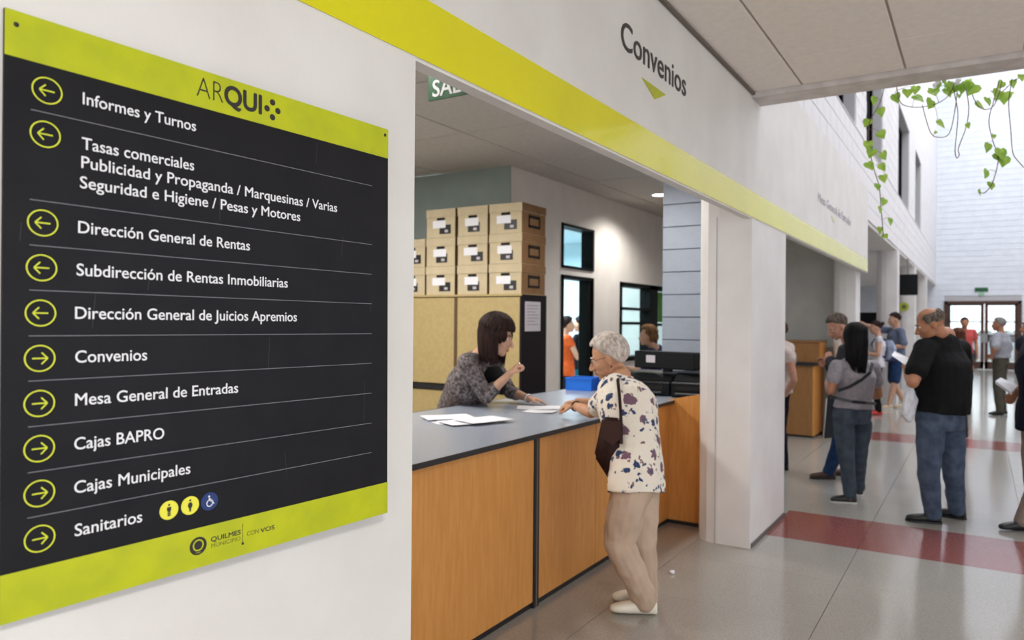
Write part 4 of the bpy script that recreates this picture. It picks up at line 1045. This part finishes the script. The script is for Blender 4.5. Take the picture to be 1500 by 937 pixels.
        skin_over(nm, bm, voxel, mt, t, 3, fold=fold, fscale=11, fstretch=(1,1,.5))
    if shoes and feet:
        for sd in 'LR':
            d = (toes or {}).get(sd, f); shoe('shoe', t, j['an'+sd], d, shoes, shoe_s*s*(1.0 if sex == 'm' else .92), sole)
    return t, j, L

SK1 = skinm('skin_light', (206,160,134)); SK2 = skinm('skin_tan', (176,122,92)); SK3 = skinm('skin_old', (198,146,112)); SK4 = skinm('skin_pink', (204,150,126))
DEN = cloth('denim', (82,94,114), (60,72,92)); DENG = cloth('grey_denim', (74,84,96), (58,66,78)); DENB = cloth('blue_denim', (40,66,106), (30,50,84))
BLK = cloth('black_cotton', (16,16,18), (11,11,13)); NAVY = cloth('navy_cotton', (22,26,44)); GRYM = cloth('grey_marl', (158,152,158), (142,136,142), nscale=40)
KHAK = cloth('beige_cotton', (196,172,152), (184,160,140), nscale=6); CHAR = cloth('charcoal_wool', (58,60,66)); SHOEK = mat('black_shoe', (16,15,16), .45); SHOEW = mat('cream_shoe', (228,222,206), .5)
SOLEW = mat('white_sole', (206,204,200), .6); OLIVE = cloth('olive_trousers', (78,76,66)); 
H_DK = hairm('dark_brown_hair', (50,27,22), (26,13,11)); H_BK = hairm('black_hair', (18,15,16), (8,7,8)); H_GW = hairm('silver_hair', (222,212,204), (176,160,150)); H_GR = hairm('grey_hair', (120,108,98), (70,60,52)); H_BR = hairm('brown_hair', (96,66,44), (60,40,26)); H_SG = hairm('salt_hair', (150,146,142), (110,106,102))

def pattern_mat(name, base, spots, scale=14.0, size=.30):
    """cloth printed with scattered ragged blooms"""
    M = mat(name, base, .85, bump=.15, bscale=260, spec=.2); nt = M.node_tree; b = nt.nodes['Principled BSDF']
    tc = nt.nodes.new('ShaderNodeTexCoord'); nz = nt.nodes.new('ShaderNodeTexNoise'); nz.inputs['Scale'].default_value = 34; nz.inputs['Detail'].default_value = 3
    nt.links.new(tc.outputs['Object'], nz.inputs['Vector'])
    mx = nt.nodes.new('ShaderNodeMixRGB'); mx.blend_type = 'LINEAR_LIGHT'; mx.inputs[0].default_value = .030
    nt.links.new(tc.outputs['Object'], mx.inputs[1]); nt.links.new(nz.outputs['Color'], mx.inputs[2])
    prev = None; col = None
    for i, (c, sc, th, off) in enumerate(spots):
        mp = nt.nodes.new('ShaderNodeMapping'); mp.inputs['Location'].default_value = off; nt.links.new(mx.outputs[0], mp.inputs[0])
        v = nt.nodes.new('ShaderNodeTexVoronoi'); v.inputs['Scale'].default_value = sc; nt.links.new(mp.outputs[0], v.inputs['Vector'])
        sep = nt.nodes.new('ShaderNodeSeparateColor'); nt.links.new(v.outputs['Color'], sep.inputs[0])
        lt = nt.nodes.new('ShaderNodeMath'); lt.operation = 'LESS_THAN'; nt.links.new(v.outputs['Distance'], lt.inputs[0]); lt.inputs[1].default_value = th
        ms = nt.nodes.new('ShaderNodeMath'); ms.operation = 'LESS_THAN'; nt.links.new(sep.outputs[0], ms.inputs[0]); ms.inputs[1].default_value = .88
        ml = nt.nodes.new('ShaderNodeMath'); ml.operation = 'MULTIPLY'; nt.links.new(lt.outputs[0], ml.inputs[0]); nt.links.new(ms.outputs[0], ml.inputs[1])
        m3 = nt.nodes.new('ShaderNodeMixRGB'); nt.links.new(ml.outputs[0], m3.inputs[0]); m3.inputs[2].default_value = (*lin(c), 1)
        if prev: nt.links.new(prev.outputs[0], m3.inputs[1])
        else: m3.inputs[1].default_value = (*lin(base), 1)
        prev = m3
    nt.links.new(prev.outputs[0], b.inputs['Base Color']); return M
FLOR = pattern_mat('floral_blouse', (232,222,208), [((54,66,102), 12.5, .27, (0,0,0)), ((118,88,104), 10.5, .28, (3.3,1.7,5.1)), ((70,94,118), 19, .22, (7.1,2.2,1.3)), ((128,94,100), 17, .17, (1.9,8.2,4.4))])
CARDI = mat('mottled_cardigan', (132,124,124), .9, col2=(78,68,68), nscale=46, bump=.4, bscale=200, detail=8, ramp=(.42,.60), spec=.15)

# elderly woman at the counter
G0 = lambda x, y, z=.085: at(x, y, Z=0) + UP*z
def strap(name, pts, w, mt, t, th=.004):
    bm = bmesh.new(); P = [Vector(p) for p in pts]; prev = None; rows = []
    for i, p in enumerate(P):
        d = (P[min(i+1,len(P)-1)] - P[max(i-1,0)]).normalized(); n = (-AF - d*(-AF).dot(d)).normalized(); sd = d.cross(n)
        rows.append([bm.verts.new(p+sd*w/2+n*th), bm.verts.new(p-sd*w/2+n*th), bm.verts.new(p-sd*w/2-n*th), bm.verts.new(p+sd*w/2-n*th)])
    for a, b in zip(rows, rows[1:]):
        for k in range(4): bm.faces.new((a[k], a[(k+1)%4], b[(k+1)%4], b[k]))
    bm.faces.new(rows[0]); bm.faces.new(list(reversed(rows[-1]))); bmesh.ops.recalc_face_normals(bm, faces=bm.faces)
    o = from_bm(name, bm, mt, smooth=False); rel(t, o); return o
hfL = vdir(-.93, .22, -.32)
aL, aR = G0(945,899), G0(946,882)
t, j, L = person('elderly woman with short silver hair in a cream floral blouse leaning on the counter', (-1.60,3.75), Vector((-1,-.1,0)), 1.56, 'f', voxel=.006,
    head_s=1.14, jo=dict(head=J(892,523,4.36), neck=J(912,550,4.30), chest=J(921,596,4.18), waist=J(930,648,4.08), pelvis=J(932,692,4.02),
            shL=J(897,574,4.18), shR=J(912,568,4.50), elL=J(866,604,4.42), elR=J(876,592,4.80), wrL=J(842,594,4.58), wrR=J(846,588,4.80),
            hipL=J(926,712,3.94), hipR=J(938,708,4.10), knL=J(906,795,3.90), knR=J(940,795,4.08), anL=aL, anR=aR),
    skin=SK3, head_f=hfL, shirt=(FLOR,'blouse'), sleeve=.70, hem=.11, trousers=KHAK, leg_w=1.22, ease=1.10, build=1.06, belly=.012,
    shoes=SHOEW, shoe_s=1.2, hair=(H_GW,'wavy',3,900,0,1.11), hands={'L':(vdir(-.95,.25,-.12), vdir(0,0,1), ), 'R':(vdir(-.95,-.1,-.10), vdir(0,0,1))}, toes={'L':vdir(-1,.10), 'R':vdir(-1,.12)}, fold=.009, handcurl=(.55,.6))
# spectacles and earring
r_, f_, u_h = head_frame(hfL); PH = lambda x, y, z: j['head'] + (r_*x+f_*y+u_h*z)*.918*1.14
bm = bmesh.new()
for k in (-1,1):
    ring = [PH(k*.031+.019*math.cos(a), .100, .000+.015*math.sin(a)) for a in [2*math.pi*q/16 for q in range(17)]]
    tube(bm, ring, .0013, 5, cap=False); tube(bm, [PH(k*.050,.099,.004), PH(k*.078,.06,.006), PH(k*.082,.0,.004)], .0014, 5)
tube(bm, [PH(-.012,.101,.003), PH(.012,.101,.003)], .0012, 5); o = from_bm('spectacles', bm, mat('dark_spectacle_frame', (50,34,36), .3)); rel(t, o)
bm = bmesh.new(); ball(bm, PH(-.086,-.006,-.052), .006); o = from_bm('earring', bm, mat('dark_earring', (30,36,60), .2)); rel(t, o)
bm = bmesh.new(); 
wv = j['wrL']; dv = (j['wrL']-j['elL']).normalized(); a_ = dv.cross(UP).normalized(); b_ = dv.cross(a_)
tube(bm, [wv-dv*.01 + (a_*math.cos(q)+b_*math.sin(q))*.030 for q in [2*math.pi*k/16 for k in range(17)]], .005, 6, cap=False); o = from_bm('wristwatch', bm, mat('dark_bracelet', (60,44,30), .4)); rel(t, o)
# her handbag hangs from her shoulder
hb = empty('handbag', J(893,655,4.02), label='dark brown leather handbag hanging by its strap from the elderly woman', cat='handbag')
LEA = mat('brown_leather', (50,25,20), .6, spec=.2, col2=(36,18,14), nscale=12, bump=.2, bscale=80)
bm = bmesh.new(); hx = vdir(-1, .15); hn = hx.cross(UP).normalized()
o0 = [(882,610),(908,612),(912,655),(910,690),(894,706),(884,690),(870,668)]
F_ = [bm.verts.new(J(x, y, 3.93)) for x, y in o0]; K_ = [bm.verts.new(J(x+2, y, 4.02)) for x, y in o0]
bm.faces.new(F_); bm.faces.new(list(reversed(K_)))
for i in range(7): bm.faces.new((F_[i], K_[i], K_[(i+1)%7], F_[(i+1)%7]))
bmesh.ops.recalc_face_normals(bm, faces=bm.faces); bmesh.ops.bevel(bm, geom=list(bm.edges), offset=.015, segments=3, affect='EDGES'); o = from_bm('bag_body', bm, LEA, smooth=True); rel(hb, o)
strap('shoulder_strap', [J(909,552,4.24), J(905,556,4.09), J(907,575,4.01), J(909,600,3.97), J(910,625,3.94), J(910,650,3.925)], .016, LEA, hb)
bm = bmesh.new(); P = [J(884,616,3.922), J(908,617,3.922), J(910,640,3.922), J(897,652,3.922), J(880,640,3.922)]; a = [bm.verts.new(p) for p in P]; b = [bm.verts.new(p-AF*.008) for p in P]
bm.faces.new(a); bm.faces.new(list(reversed(b))); [bm.faces.new((a[i],b[i],b[(i+1)%5],a[(i+1)%5])) for i in range(5)]; bmesh.ops.recalc_face_normals(bm, faces=bm.faces); o = from_bm('flap', bm, mat('brown_leather_flap', (58,31,24), .55, spec=.2)); rel(hb, o)

# clerk
hfC = vdir(.93, -.25, -.30)
t, j, L = person('clerk with shoulder-length dark brown hair and grey mottled cardigan leaning over the worktop', (-3.45,4.35), vdir(.9,-.1), 1.66, 'f', voxel=.006,
    jo=dict(head=J(727,491,5.12), neck=J(704,518,5.26), chest=J(694,555,5.33), waist=J(672,592,5.68), pelvis=J(664,622,5.90),
            shR=J(684,530,5.10), shL=J(718,526,5.44), elR=J(712,580,5.12), wrR=J(748,546,5.05), elL=J(748,574,5.56), wrL=J(774,583,5.36),
            hipR=J(655,632,5.86), hipL=J(671,632,6.0), knR=Vector((-3.42,4.40,.46)), knL=Vector((-3.40,4.62,.46)), anR=Vector((-3.60,4.30,.085)), anL=Vector((-3.60,4.55,.085))),
    skin=SK1, head_f=hfC, shirt=(CARDI,'cardigan'), sleeve=1.32, hem=.10, trousers=NAVY, ease=1.12, shoes=SHOEK, head_s=1.14, hair=(H_DK,'bangs',7,900,.17,1.17),
    hands={'R':(vdir(.65,-.05,.70), vdir(-.55,-.25,.65)), 'L':(vdir(.96,-.1,-.10), UP)}, handcurl=(.25,.85), fold=.005, neck_drop=1, lip=mat('pink_lips', (170,80,84), .4))
bm = bmesh.new()   # black top in the open front
loft(bm, [(J(722,576,5.26), vdir(.35,1)*.085, vdir(1,-.2)*.085), (J(720,552,5.26), vdir(.35,1)*.09, vdir(1,-.2)*.105), (J(714,536,5.28), vdir(.35,1)*.07, vdir(1,-.2)*.085)]); skin_over('black_top', bm, .008, BLK, t, 3)
bm = bmesh.new(); dv = vdir(.65,-.05,.70); p = j['wrR'] + dv*.085; ball(bm, p+vdir(.2,-.8,.3)*.012, .006); o = from_bm('ring', bm, mat('silver_ring', (225,225,230), .15, metal=1.0)); rel(t, o)
bm = bmesh.new(); wv = j['wrL']; dv = (j['wrL']-j['elL']).normalized(); a_ = dv.cross(UP).normalized(); b_ = dv.cross(a_)
tube(bm, [wv+(a_*math.cos(q)+b_*math.sin(q))*.028 for q in [2*math.pi*k/16 for k in range(17)]], .005, 6, cap=False); o = from_bm('bracelet', bm, mat('silver_ring', (225,225,230), .15)); rel(t, o)

# man in black
D = 5.78
t, j, L = person('balding man with his back turned in a black T-shirt and blue jeans, holding papers', (-.30,6.64), vdir(-.55,.83), 1.74, 'm', voxel=.008,
    jo=dict(head=J(1363,474,5.74), neck=J(1386,490,5.84), chest=J(1381,538,5.80), waist=J(1380,590,5.78), pelvis=J(1378,617,5.78),
            shL=J(1354,511,5.68), shR=J(1406,511,5.94), elL=J(1337,560,5.54), wrL=J(1328,534,5.74), elR=J(1411,572,6.02), wrR=J(1392,560,6.24),
            hipL=J(1363,626,5.72), hipR=J(1392,626,5.86), knL=J(1360,692,5.74), knR=J(1396,692,5.90), anL=at(1366,766,Z=0)+UP*.085, anR=at(1402,759,Z=0)+UP*.085),
    skin=SK2, head_f=vdir(-.88,.30,-.38), shirt=(BLK,'t_shirt'), sleeve=.66, hem=-.30, trousers=(DEN,'jeans'), ease=1.13, build=1.12, belly=.035, leg_w=1.0,
    shoes=SHOEK, sole=SHOEK, hair=(H_GR,'balding',5,50,0,1.0), toes={'L':vdir(-.9,.42), 'R':vdir(-.7,.7)}, handcurl=(.7,.5))
def quad_sheet(pts, th=.004, name='paper_sheet', mt=PAPER):
    bm = bmesh.new(); a = [bm.verts.new(p) for p in pts]; n = (pts[1]-pts[0]).cross(pts[2]-pts[0]).normalized()*th; b = [bm.verts.new(p+n) for p in pts]; N = len(pts)
    bm.faces.new(a); bm.faces.new(list(reversed(b))); [bm.faces.new((a[i],b[i],b[(i+1)%N],a[(i+1)%N])) for i in range(N)]; bmesh.ops.recalc_face_normals(bm, faces=bm.faces); return from_bm(name, bm, mt)
o = quad_sheet([J(1310,514,5.80), J(1332,524,5.66), J(1326,534,5.62), J(1306,520,5.74)]); tag(o, 'folded white papers in the left hand of the man in black', 'paper')
pb = empty('plastic_bag', J(1333,585,5.7), label='white plastic bag hanging from the hand of the man in black', cat='bag')
bm = bmesh.new(); sdv = vdir(1,.2); fdv = vdir(0,1)
loft(bm, [(J(1331,617,5.72), sdv*.03, fdv*.02), (J(1331,607,5.72), sdv*.055, fdv*.035), (J(1333,585,5.72), sdv*.058, fdv*.035), (J(1332,560,5.72), sdv*.035, fdv*.02), (J(1329,541,5.74), sdv*.012, fdv*.012)]); skin_over('bag_body', bm, .008, mat('translucent_white_bag', (206,208,214), .35), pb, 2, fold=.014, fscale=22)
bm = bmesh.new(); tube(bm, [J(1329,545,5.74), J(1327,536,5.74), J(1331,533,5.74), J(1331,545,5.74)], .004, 6); o = from_bm('bag_handle', bm, MATS['translucent_white_bag']); rel(pb, o)

# woman in grey
t, j, L = person('woman seen from behind with long black hair, grey T-shirt and a dark crossbody strap', (-.95,6.99), vdir(-.35,.93), 1.60, 'f', voxel=.008,
    jo=dict(head=J(1252,494,6.36), neck=J(1254,522,6.42), chest=J(1252,550,6.42), waist=J(1250,585,6.42), pelvis=J(1248,610,6.42),
            shL=J(1226,537,6.34), shR=J(1279,538,6.50), elL=J(1217,572,6.30), wrL=J(1212,560,6.52), elR=J(1287,578,6.60), wrR=J(1266,580,6.78),
            hipL=J(1236,622,6.38), hipR=J(1262,620,6.48), knL=J(1240,672,6.38), knR=J(1258,672,6.52), anL=at(1245,737,Z=0)+UP*.085, anR=at(1258,725,Z=0)+UP*.085),
    skin=SK2, head_f=vdir(-.35,.9,-.1), shirt=(GRYM,'t_shirt'), sleeve=.5, hem=-.35, trousers=(DENG,'jeans'), ease=1.03, build=1.10, leg_w=.92, shoes=SHOEK, sole=SOLEW,
    hair=(H_BK,'long',9,700,.27,1.10), toes={'L':vdir(-.95,.3), 'R':vdir(.2,.95)}, handcurl=(.7,.5))
strap('crossbody_strap', [J(1278,532,6.36), J(1275,545,6.29), J(1262,556,6.25), J(1245,566,6.235), J(1228,572,6.22)], .024, EDGEB, t, .004)
strap('belt_bag_strap', [J(1217,580,6.29), J(1226,583,6.23), J(1248,588,6.21), J(1268,590,6.25), J(1283,591,6.36)], .024, EDGEB, t, .004)

# man at the second counter
t, j, L = person('grey-haired man in a charcoal jacket and blue jeans bending to the second counter', (-1.22,8.01), vdir(-.93,.25), 1.74, 'm', voxel=.010,
    jo=dict(head=J(1227,478,7.46), neck=J(1243,502,7.46), chest=J(1248,532,7.44), waist=J(1246,575,7.42), pelvis=J(1242,600,7.42),
            shL=J(1238,514,7.28), shR=J(1250,514,7.64), elL=J(1226,550,7.25), wrL=J(1216,526,7.42), elR=J(1236,552,7.7), wrR=J(1214,535,7.8),
            hipL=J(1238,612,7.34), hipR=J(1248,610,7.50), knL=J(1228,655,7.34), knR=J(1252,655,7.55), anL=at(1214,701,Z=0)+UP*.085, anR=at(1243,696,Z=0)+UP*.085),
    skin=SK4, head_f=vdir(-.85,-.05,-.52), shirt=(CHAR,'jacket'), sleeve=1.9, hem=.10, trousers=(DENB,'jeans'), ease=1.12, shoes=mat('brown_shoe', (70,44,36), .5), sole=EDGEB,
    hair=(H_GR,'short',2,300,0,1.06), toes={'L':vdir(-1,.05), 'R':vdir(-1,.1)})
fo = empty('document_folder', J(1213,615,7.2), label='dark folder with a white edge carried by the man in the charcoal jacket', cat='folder')
bm = bmesh.new(); P = [J(1206,642,7.16), J(1224,640,7.16), J(1228,583,7.16), J(1211,583,7.16)]; a = [bm.verts.new(p) for p in P]; b = [bm.verts.new(p+AF*.02) for p in P]
bm.faces.new(a); bm.faces.new(list(reversed(b))); [bm.faces.new((a[i],b[i],b[(i+1)%4],a[(i+1)%4])) for i in range(4)]; bmesh.ops.recalc_face_normals(bm, faces=bm.faces); o = from_bm('cover', bm, CHAR); rel(fo, o)
bm = bmesh.new(); tube(bm, [J(1206,642,7.15), J(1211,583,7.15)], .006, 6); o = from_bm('white_edge', bm, SOLEW); rel(fo, o)
strap('carry_strap', [J(1213,584,7.155), J(1222,566,7.15), J(1230,552,7.16), J(1236,566,7.17), J(1226,584,7.17)], .02, CHAR, fo)

# person mostly hidden behind the pillar
person('person with a bare arm and navy trousers mostly hidden behind the near white pillar', tuple(at(1141,690,Z=0)[:2]), vdir(-.8,.6), 1.58, 'f', voxel=.011, jo=dict(elR=J(1163,556,6.9), wrR=J(1152,575,7.1), shR=J(1155,520,6.95)), skin=SK4, shirt=(cloth('cream_top',(222,204,196)),'top'), sleeve=.15, hem=.05, trousers=NAVY, shoes=SHOEK, hair=(H_BR,'wavy',2,120,0,1.05), eyes=False)

# woman with the backpack
t, j, L = person('woman in a white top and black leggings with a pale blue backpack', (-1.48,14.21), vdir(-.9,.3), 1.60, 'f', voxel=.013, skin=SK1, head_f=vdir(-.9,.2,-.1), shirt=(cloth('white_top',(224,220,226)),'top'), sleeve=.12, hem=.06,
    jo=dict(wrL=(-.12,.26,1.12), wrR=(.12,.26,1.12), elL=(-.24,.02,1.10)), trousers=(BLK,'leggings'), leg_w=.82, shoes=mat('red_shoe', (206,60,50), .5), hair=(H_DK,'bun',4,120,0,1.05), eyes=False)
bp = empty('backpack', L(0,-.17,1.02), label='pale blue and navy backpack worn by the woman in black leggings', cat='backpack')
bm = bmesh.new(); fr = hor(vdir(-.9,.3)); sd = fr.cross(UP)
loft(bm, [(L(0,-.20,.98), sd*.13, fr*.06), (L(0,-.22,1.02), sd*.15, fr*.09), (L(0,-.22,1.22), sd*.14, fr*.085), (L(0,-.19,1.36), sd*.09, fr*.05)]); skin_over('pack_body', bm, .012, cloth('pale_blue_canvas', (168,178,198), (120,130,160)), bp, 3)
bm = bmesh.new(); loft(bm, [(L(0,-.215,.975), sd*.14, fr*.085), (L(0,-.235,1.00), sd*.155, fr*.10), (L(0,-.235,1.06), sd*.155, fr*.10)]); skin_over('pack_base', bm, .012, cloth('navy_canvas', (56,58,96)), bp, 2)
for k in (-1, 1): strap('pack_strap', [L(k*.10,-.13,1.36), L(k*.12,.02,1.43), L(k*.12,.11,1.30), L(k*.13,.05,1.12), L(k*.13,-.12,1.05)], .04, MATS['navy_canvas'], bp, .005)

# man leaning on the pillar
t, j, L = person('man in a blue-grey polo shirt and denim shorts resting one hand on the white pillar', (-1.30,15.45), vdir(-.95,.1), 1.76, 'm', voxel=.013, skin=SK1, head_f=vdir(-.95,.1,-.1),
    jo=dict(elR=(.26,.26,1.42), wrR=(.24,.46,1.50), elL=(-.25,-.04,1.12), wrL=(-.16,.20,1.10), knL=(-.10,.05,.50), anL=(-.12,.16,.085), anR=(.12,-.20,.085)),
    shirt=(cloth('bluegrey_polo', (112,122,144), (92,100,122)),'polo_shirt'), sleeve=.8, hem=.07, trousers=(DENB,'shorts'), trouser_end=.5, ease=1.1, shoes=mat('beige_shoe', (206,186,156), .6), sole=SOLEW, hair=(H_DK,'short',6,140,0,1.05), eyes=False)

# far man looking to the door
t, j, L = person('grey-haired man in a grey shirt and olive trousers facing the far glass door', (.32,15.50), vdir(-.65,.75), 1.68, 'm', voxel=.013, skin=SK2, jo=dict(elL=(-.37,-.02,1.17), wrL=(-.19,.08,1.03), elR=(.27,-.06,1.12), wrR=(.16,.16,1.02)),
    shirt=(cloth('light_grey_shirt', (156,158,166), (140,142,150)),'shirt'), sleeve=.8, hem=-.3, trousers=OLIVE, ease=1.15, build=1.06, shoes=SHOEK, hair=(H_SG,'short',3,140,0,1.05), eyes=False, toes={'L':vdir(-1,.1), 'R':vdir(-.9,.3)})
# people behind the man in black
q0 = at(1404, 640, Z=0)
person('brown-haired woman in dark clothes standing behind the man in black', (q0.x, q0.y), vdir(-.3,.9), 1.50, 'f', voxel=.014, skin=SK2, shirt=(cloth('brown_top',(84,58,50)),'top'), sleeve=.8, hem=.05, trousers=CHAR, shoes=SHOEK, hair=(hairm('auburn_hair',(104,62,44),(60,34,26)),'long',4,160,.15,1.08), eyes=False)
q0 = at(1412, 574, Z=0)
person('person in a red top near the far door, partly behind the man in black', (q0.x, q0.y), vdir(-.3,-.9), 1.72, 'm', voxel=.016, skin=SK2, shirt=(cloth('red_top',(196,86,84)),'top'), sleeve=.5, hem=.05, trousers=CHAR, shoes=SHOEK, hair=(H_DK,'short',4,80,0,1.04), eyes=False)

# person at the right edge
q1 = at(1524, 778, Z=0)
t, j, L = person('person in a navy T-shirt at the right edge holding white papers', (q1.x, q1.y), vdir(-.95,.15), 1.66, 'f', voxel=.009, skin=SK2,
    jo=dict(elL=J(1507,556,5.86), wrL=J(1487,578,5.92), elR=J(1512,566,6.30), wrR=J(1484,572,6.12), shL=J(1514,508,5.90), shR=J(1522,508,6.2), anL=at(1497,777,Z=0)+UP*.085),
    shirt=(NAVY,'t_shirt'), sleeve=.62, hem=.16, ease=1.15, trousers=(cloth('taupe_trousers',(146,132,120)),'trousers'), shoes=mat('black_flat', (18,16,18), .4), hair=(H_BR,'wavy',2,120,0,1.05), toes={'L':vdir(-1,.1),'R':vdir(-1,.1)}, handcurl=(.8,.7))
bk = empty('paper_bundle', J(1474,564,5.95), label='folded bundle of white papers held at the right edge', cat='paper')
for k in range(4):
    z_ = UP*.006*k; o = quad_sheet([J(1458,561,5.86)+z_, J(1466,553+k,6.02)+z_, J(1492,568,5.98)+z_, J(1482,578,5.80)+z_], .003, 'sheet'); rel(bk, o)

# colleagues inside the office
t, j, L = person('clerk with curly light brown hair in a navy shirt sitting far inside the office', tuple(J(962,600,9.0)[:2]), vdir(-.9,-.2), 1.66, 'f', voxel=.012,
    jo=dict(head=J(949,492,8.9), neck=J(958,508,8.95), chest=J(964,528,9.0), waist=J(968,548,9.05), pelvis=J(968,566,9.1), shL=J(952,517,8.8), shR=J(968,516,9.15), elL=J(944,543,8.75), wrL=J(924,540,8.85), elR=J(952,545,9.2), wrR=J(928,542,9.1),
            hipL=J(966,572,9.0), hipR=J(972,572,9.2), knL=J(935,575,9.0), knR=J(938,575,9.2), anL=Vector((J(940,620,9.0).x, J(940,620,9.0).y, .085)), anR=Vector((J(944,620,9.2).x, J(944,620,9.2).y, .085))),
    skin=SK1, shirt=(cloth('navy_shirt',(40,46,84)),'shirt'), sleeve=1.1, hem=.05, trousers=CHAR, shoes=SHOEK, hair=(hairm('light_brown_hair',(140,104,66),(90,62,40)),'curly',8,260,.03,1.15), eyes=False)
st_ = empty('office_chair', (J(968,600,9.1).x, J(968,600,9.1).y, 0), label='black office chair under the clerk in navy far inside the office', cat='chair')
zz = J(968,566,9.1).z - .12
bm = bmesh.new(); bx(bm, -.22,.22,-.22,.22,zz-.08,zz-.02,0,.02); from_bm('seat', bm, PLASTK, st_); bm = bmesh.new(); tube(bm, [(0,0,.03),(0,0,zz-.06)], .03, 10); from_bm('column', bm, METAL, st_); bm = bmesh.new(); bx(bm, -.25,.25,-.03,.03,0,.04); bx(bm, -.03,.03,-.25,.25,0,.04); from_bm('base', bm, PLASTK, st_)
q2 = at(829, 668, Z=0); q2 = J(828, 560, 10.6)
person('person in an orange top seen through the doorway of the next room', (q2.x, q2.y), vdir(.9,.2), 1.62, 'f', voxel=.013, jo=dict(wrR=(.10,.36,1.16), elR=(.22,.12,1.10)), skin=SK1, shirt=(cloth('orange_top',(214,92,40)),'top'), sleeve=.3, hem=.10, trousers=NAVY, shoes=SHOEK, hair=(H_DK,'wavy',4,120,0,1.05), eyes=False)
q2 = J(851, 560, 11.2)
t, j, L = person('woman with tied black hair in a black top and teal skirt seen through the doorway', (q2.x, q2.y), vdir(-.8,.5), 1.62, 'f', voxel=.013, jo=dict(wrL=(-.10,.34,1.12), elL=(-.22,.10,1.08)), skin=SK1, shirt=(cloth('black_top2',(22,24,34)),'top'), sleeve=.5, hem=.04, trousers=cloth('teal_trousers',(20,110,130)), shoes=SHOEK, hair=(H_BK,'bun',4,120,0,1.08), eyes=False)
# ------------------------------------------------------------------ grow every figure's surface in one evaluation
DG = bpy.context.evaluated_depsgraph_get(); DG.update()
_done = [(o, bpy.data.meshes.new_from_object(o.evaluated_get(DG)), a) for o, a in PENDING]
for o, m2, a in _done: finish_skin(o, m2, *a)
